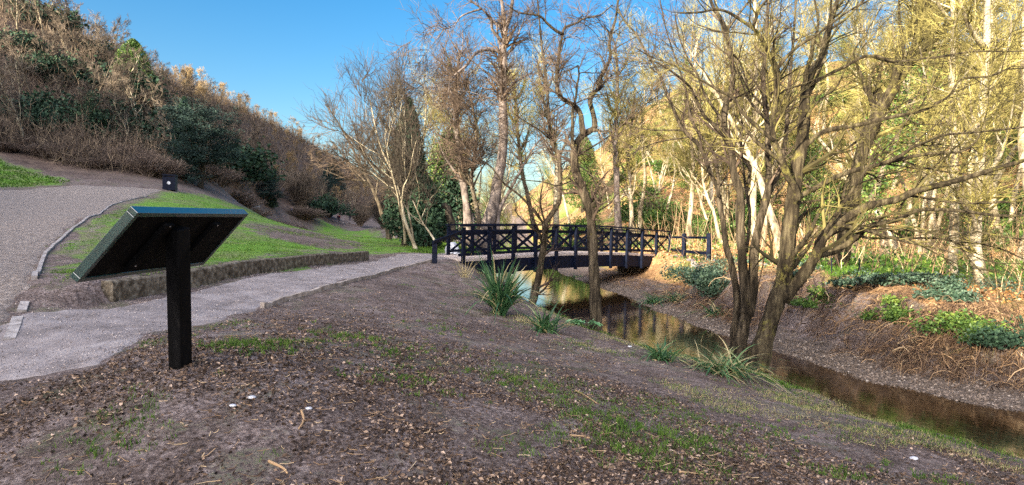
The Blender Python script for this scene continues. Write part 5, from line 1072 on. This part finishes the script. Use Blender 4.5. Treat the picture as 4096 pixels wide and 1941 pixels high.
clump('dry_stalks', 'pair of tall dry stalks leaning at the water edge left of the flattened clump', 2790, 1440, 5, .75, .2, .01, 10, (0., .1), 1.)
clump('dry_stalks', 'dry grass fringe on the near bank between the iris clumps', 2090, 1290, 70, .28, .4, .01, 11, (0., .5), .9)
clump('grass_tuft', 'bright grass tuft on the dirt just right of the information board', 1022, 1392, 160, .1, .9, .006, 12, (.1, .6), .3, mat=GRASSM)
RS.seed(13)
for i, (px, py, Y, sz, n, mt, lab) in enumerate(((3880, 1380, 12.2, (.9, .5, .35), 3200, IVY, 'dark ivy spilling down the lower bank below the burred trunk'), (4080, 1400, 11.5, (.7, .5, .4), 2600, NEEDLE, 'dark leafy tangle on the lower bank at the right edge of the picture'),
      (3560, 1290, 13.6, (.6, .4, .3), 1800, IVY, 'small green bramble leaves on the bank face right of the spreading trunk'), (3250, 1260, 14.5, (.5, .35, .3), 1600, IVY, 'green leaves on the bank just right of where the spreading trunk forks'))):
    leaf_bush('ivy_patch', lab, px, py, Y, sz, n, mt, 170+i, .06, 'ivy')
# loose grit on the paths
RS.seed(14); m_b = MB()
for poly, k, lo in ((PATH2, 16000, 3.5), (PATH1[(PATH1[:, 1] < 26)], 9000, 3.5)):
    P = field(poly, k, 1.5, lo); P = P+RS.randn(len(P), 2)*.06; n = len(P); s = (.006+.012*RS.rand(n)**3)*(1+.03*P[:, 1]); m_b.leaves(np.stack([P[:, 0], P[:, 1], Hn(P[:, 0], P[:, 1])+.018+s*.2], 1), s, RS.rand(n), flat=.5, asp=.8)
tag(m_b.build('path_grit', tint_mat('grit', [(0, (.07, .055, .05)), (.5, (.3, .25, .24)), (1, (.6, .54, .52))])), kind='stuff')
# pale round leaves beside the crooked tree
RS.seed(12); p = G(2325, 1308, y0=6); m_b = MB(); n = 34
for k in range(n):
    a_ = np.arange(9)*2*pi/9; R_ = .05+.04*RS.rand(); c = np.array([.24*RS.randn(), .12*RS.randn(), .07+.06*RS.rand()]); tl = RS.randn(2)*.35
    v = [c+[R_*math.cos(x), R_*math.sin(x), tl[0]*R_*math.cos(x)+tl[1]*R_*math.sin(x)+.012*math.sin(3*x)] for x in a_]+[c-[0, 0, .012]]
    m_b.add(v, t=[(9, i, (i+1) % 9) for i in range(9)], tint=RS.rand()); m_b.tubes(np.array([[c, c*[.8, .8, .4], c*[.7, .7, -.3]]]), np.full((1, 3), .004), 3, tint=.1)
o = m_b.build('butterbur_plant', PALELEAF); o.location = tuple(p); tag(o, 'low plant with pale mint-green round leaves at the foot of the crooked tree', 'plant')
# log, sticks, stones
def log(name, lab, cat, pts, ra, rb, mat, lift=.5):
    P = np.array([G(*p, y0=2.2) for p in pts]); P[:, 2] += ra*lift; P = smooth_line(P, 9); m_b = MB(); m_b.tubes(P[None], np.linspace(ra, rb, 9)[None], 9, rough=.14, cap=True, tint=.8)
    return tag(m_b.build(name, mat, smooth=True, loc=tuple(P[0])), lab, cat)
log('mossy_log', 'yellow-mossed log lying along the near water edge at the lower right', 'log', [(3510, 1632), (3560, 1652), (3610, 1676), (3662, 1697)], .05, .025, lichen('mossy_log_bark', [(.3, (.12, .08, .04)), (.7, (.35, .22, .11))], (.5, .5, .1), .42, .55))
for i, (pts, lab) in enumerate(((((2715, 1892), (2780, 1900), (2850, 1902)), 'pale straight stick lying near the bottom edge right of centre'), (((2280, 1745), (2330, 1752), (2360, 1760)), 'flat bark chip lying in the litter right of centre'), (((1075, 1850), (1130, 1880), (1150, 1905)), 'pale forked stick in the litter near the bottom, left of centre'),
      (((2300, 1567), (2350, 1595), (2390, 1620)), 'thin grey stick on the bare dirt below the flattened clump'), (((1205, 1650), (1215, 1690), (1195, 1720)), 'curved dry stem standing out of the litter below the board'))):
    log('stick', lab, 'stick', pts, .009, .005, BRAMB)
for i, (px, py, s, t, lab) in enumerate(((1008, 1600, .022, 1, 'bluish-white flat stone on the dark litter right of the sign post'), (932, 1634, .018, 1, 'small white stone left of and below the bluish-white flat stone'), (1236, 1636, .018, .9, 'pale blue-grey chip on the litter, rightmost of the three pale stones below the board'),
      (3655, 1838, .03, .9, 'rounded white stone on the bare bank near the right edge'), (1565, 1445, .02, .8, 'pinkish pale stone on the grassy dirt in the middle distance'), (2520, 1390, .03, .7, 'grey stone at the near water edge left of the short strap-leaved clump'))):
    p = G(px, py, y0=2.5); rock('stone', lab, 'stone', (p[0], p[1], p[2]+s*.2), (s*1.3, s, s*.55), PALEST if i != 4 else STONEM, 90+i, tint=t)
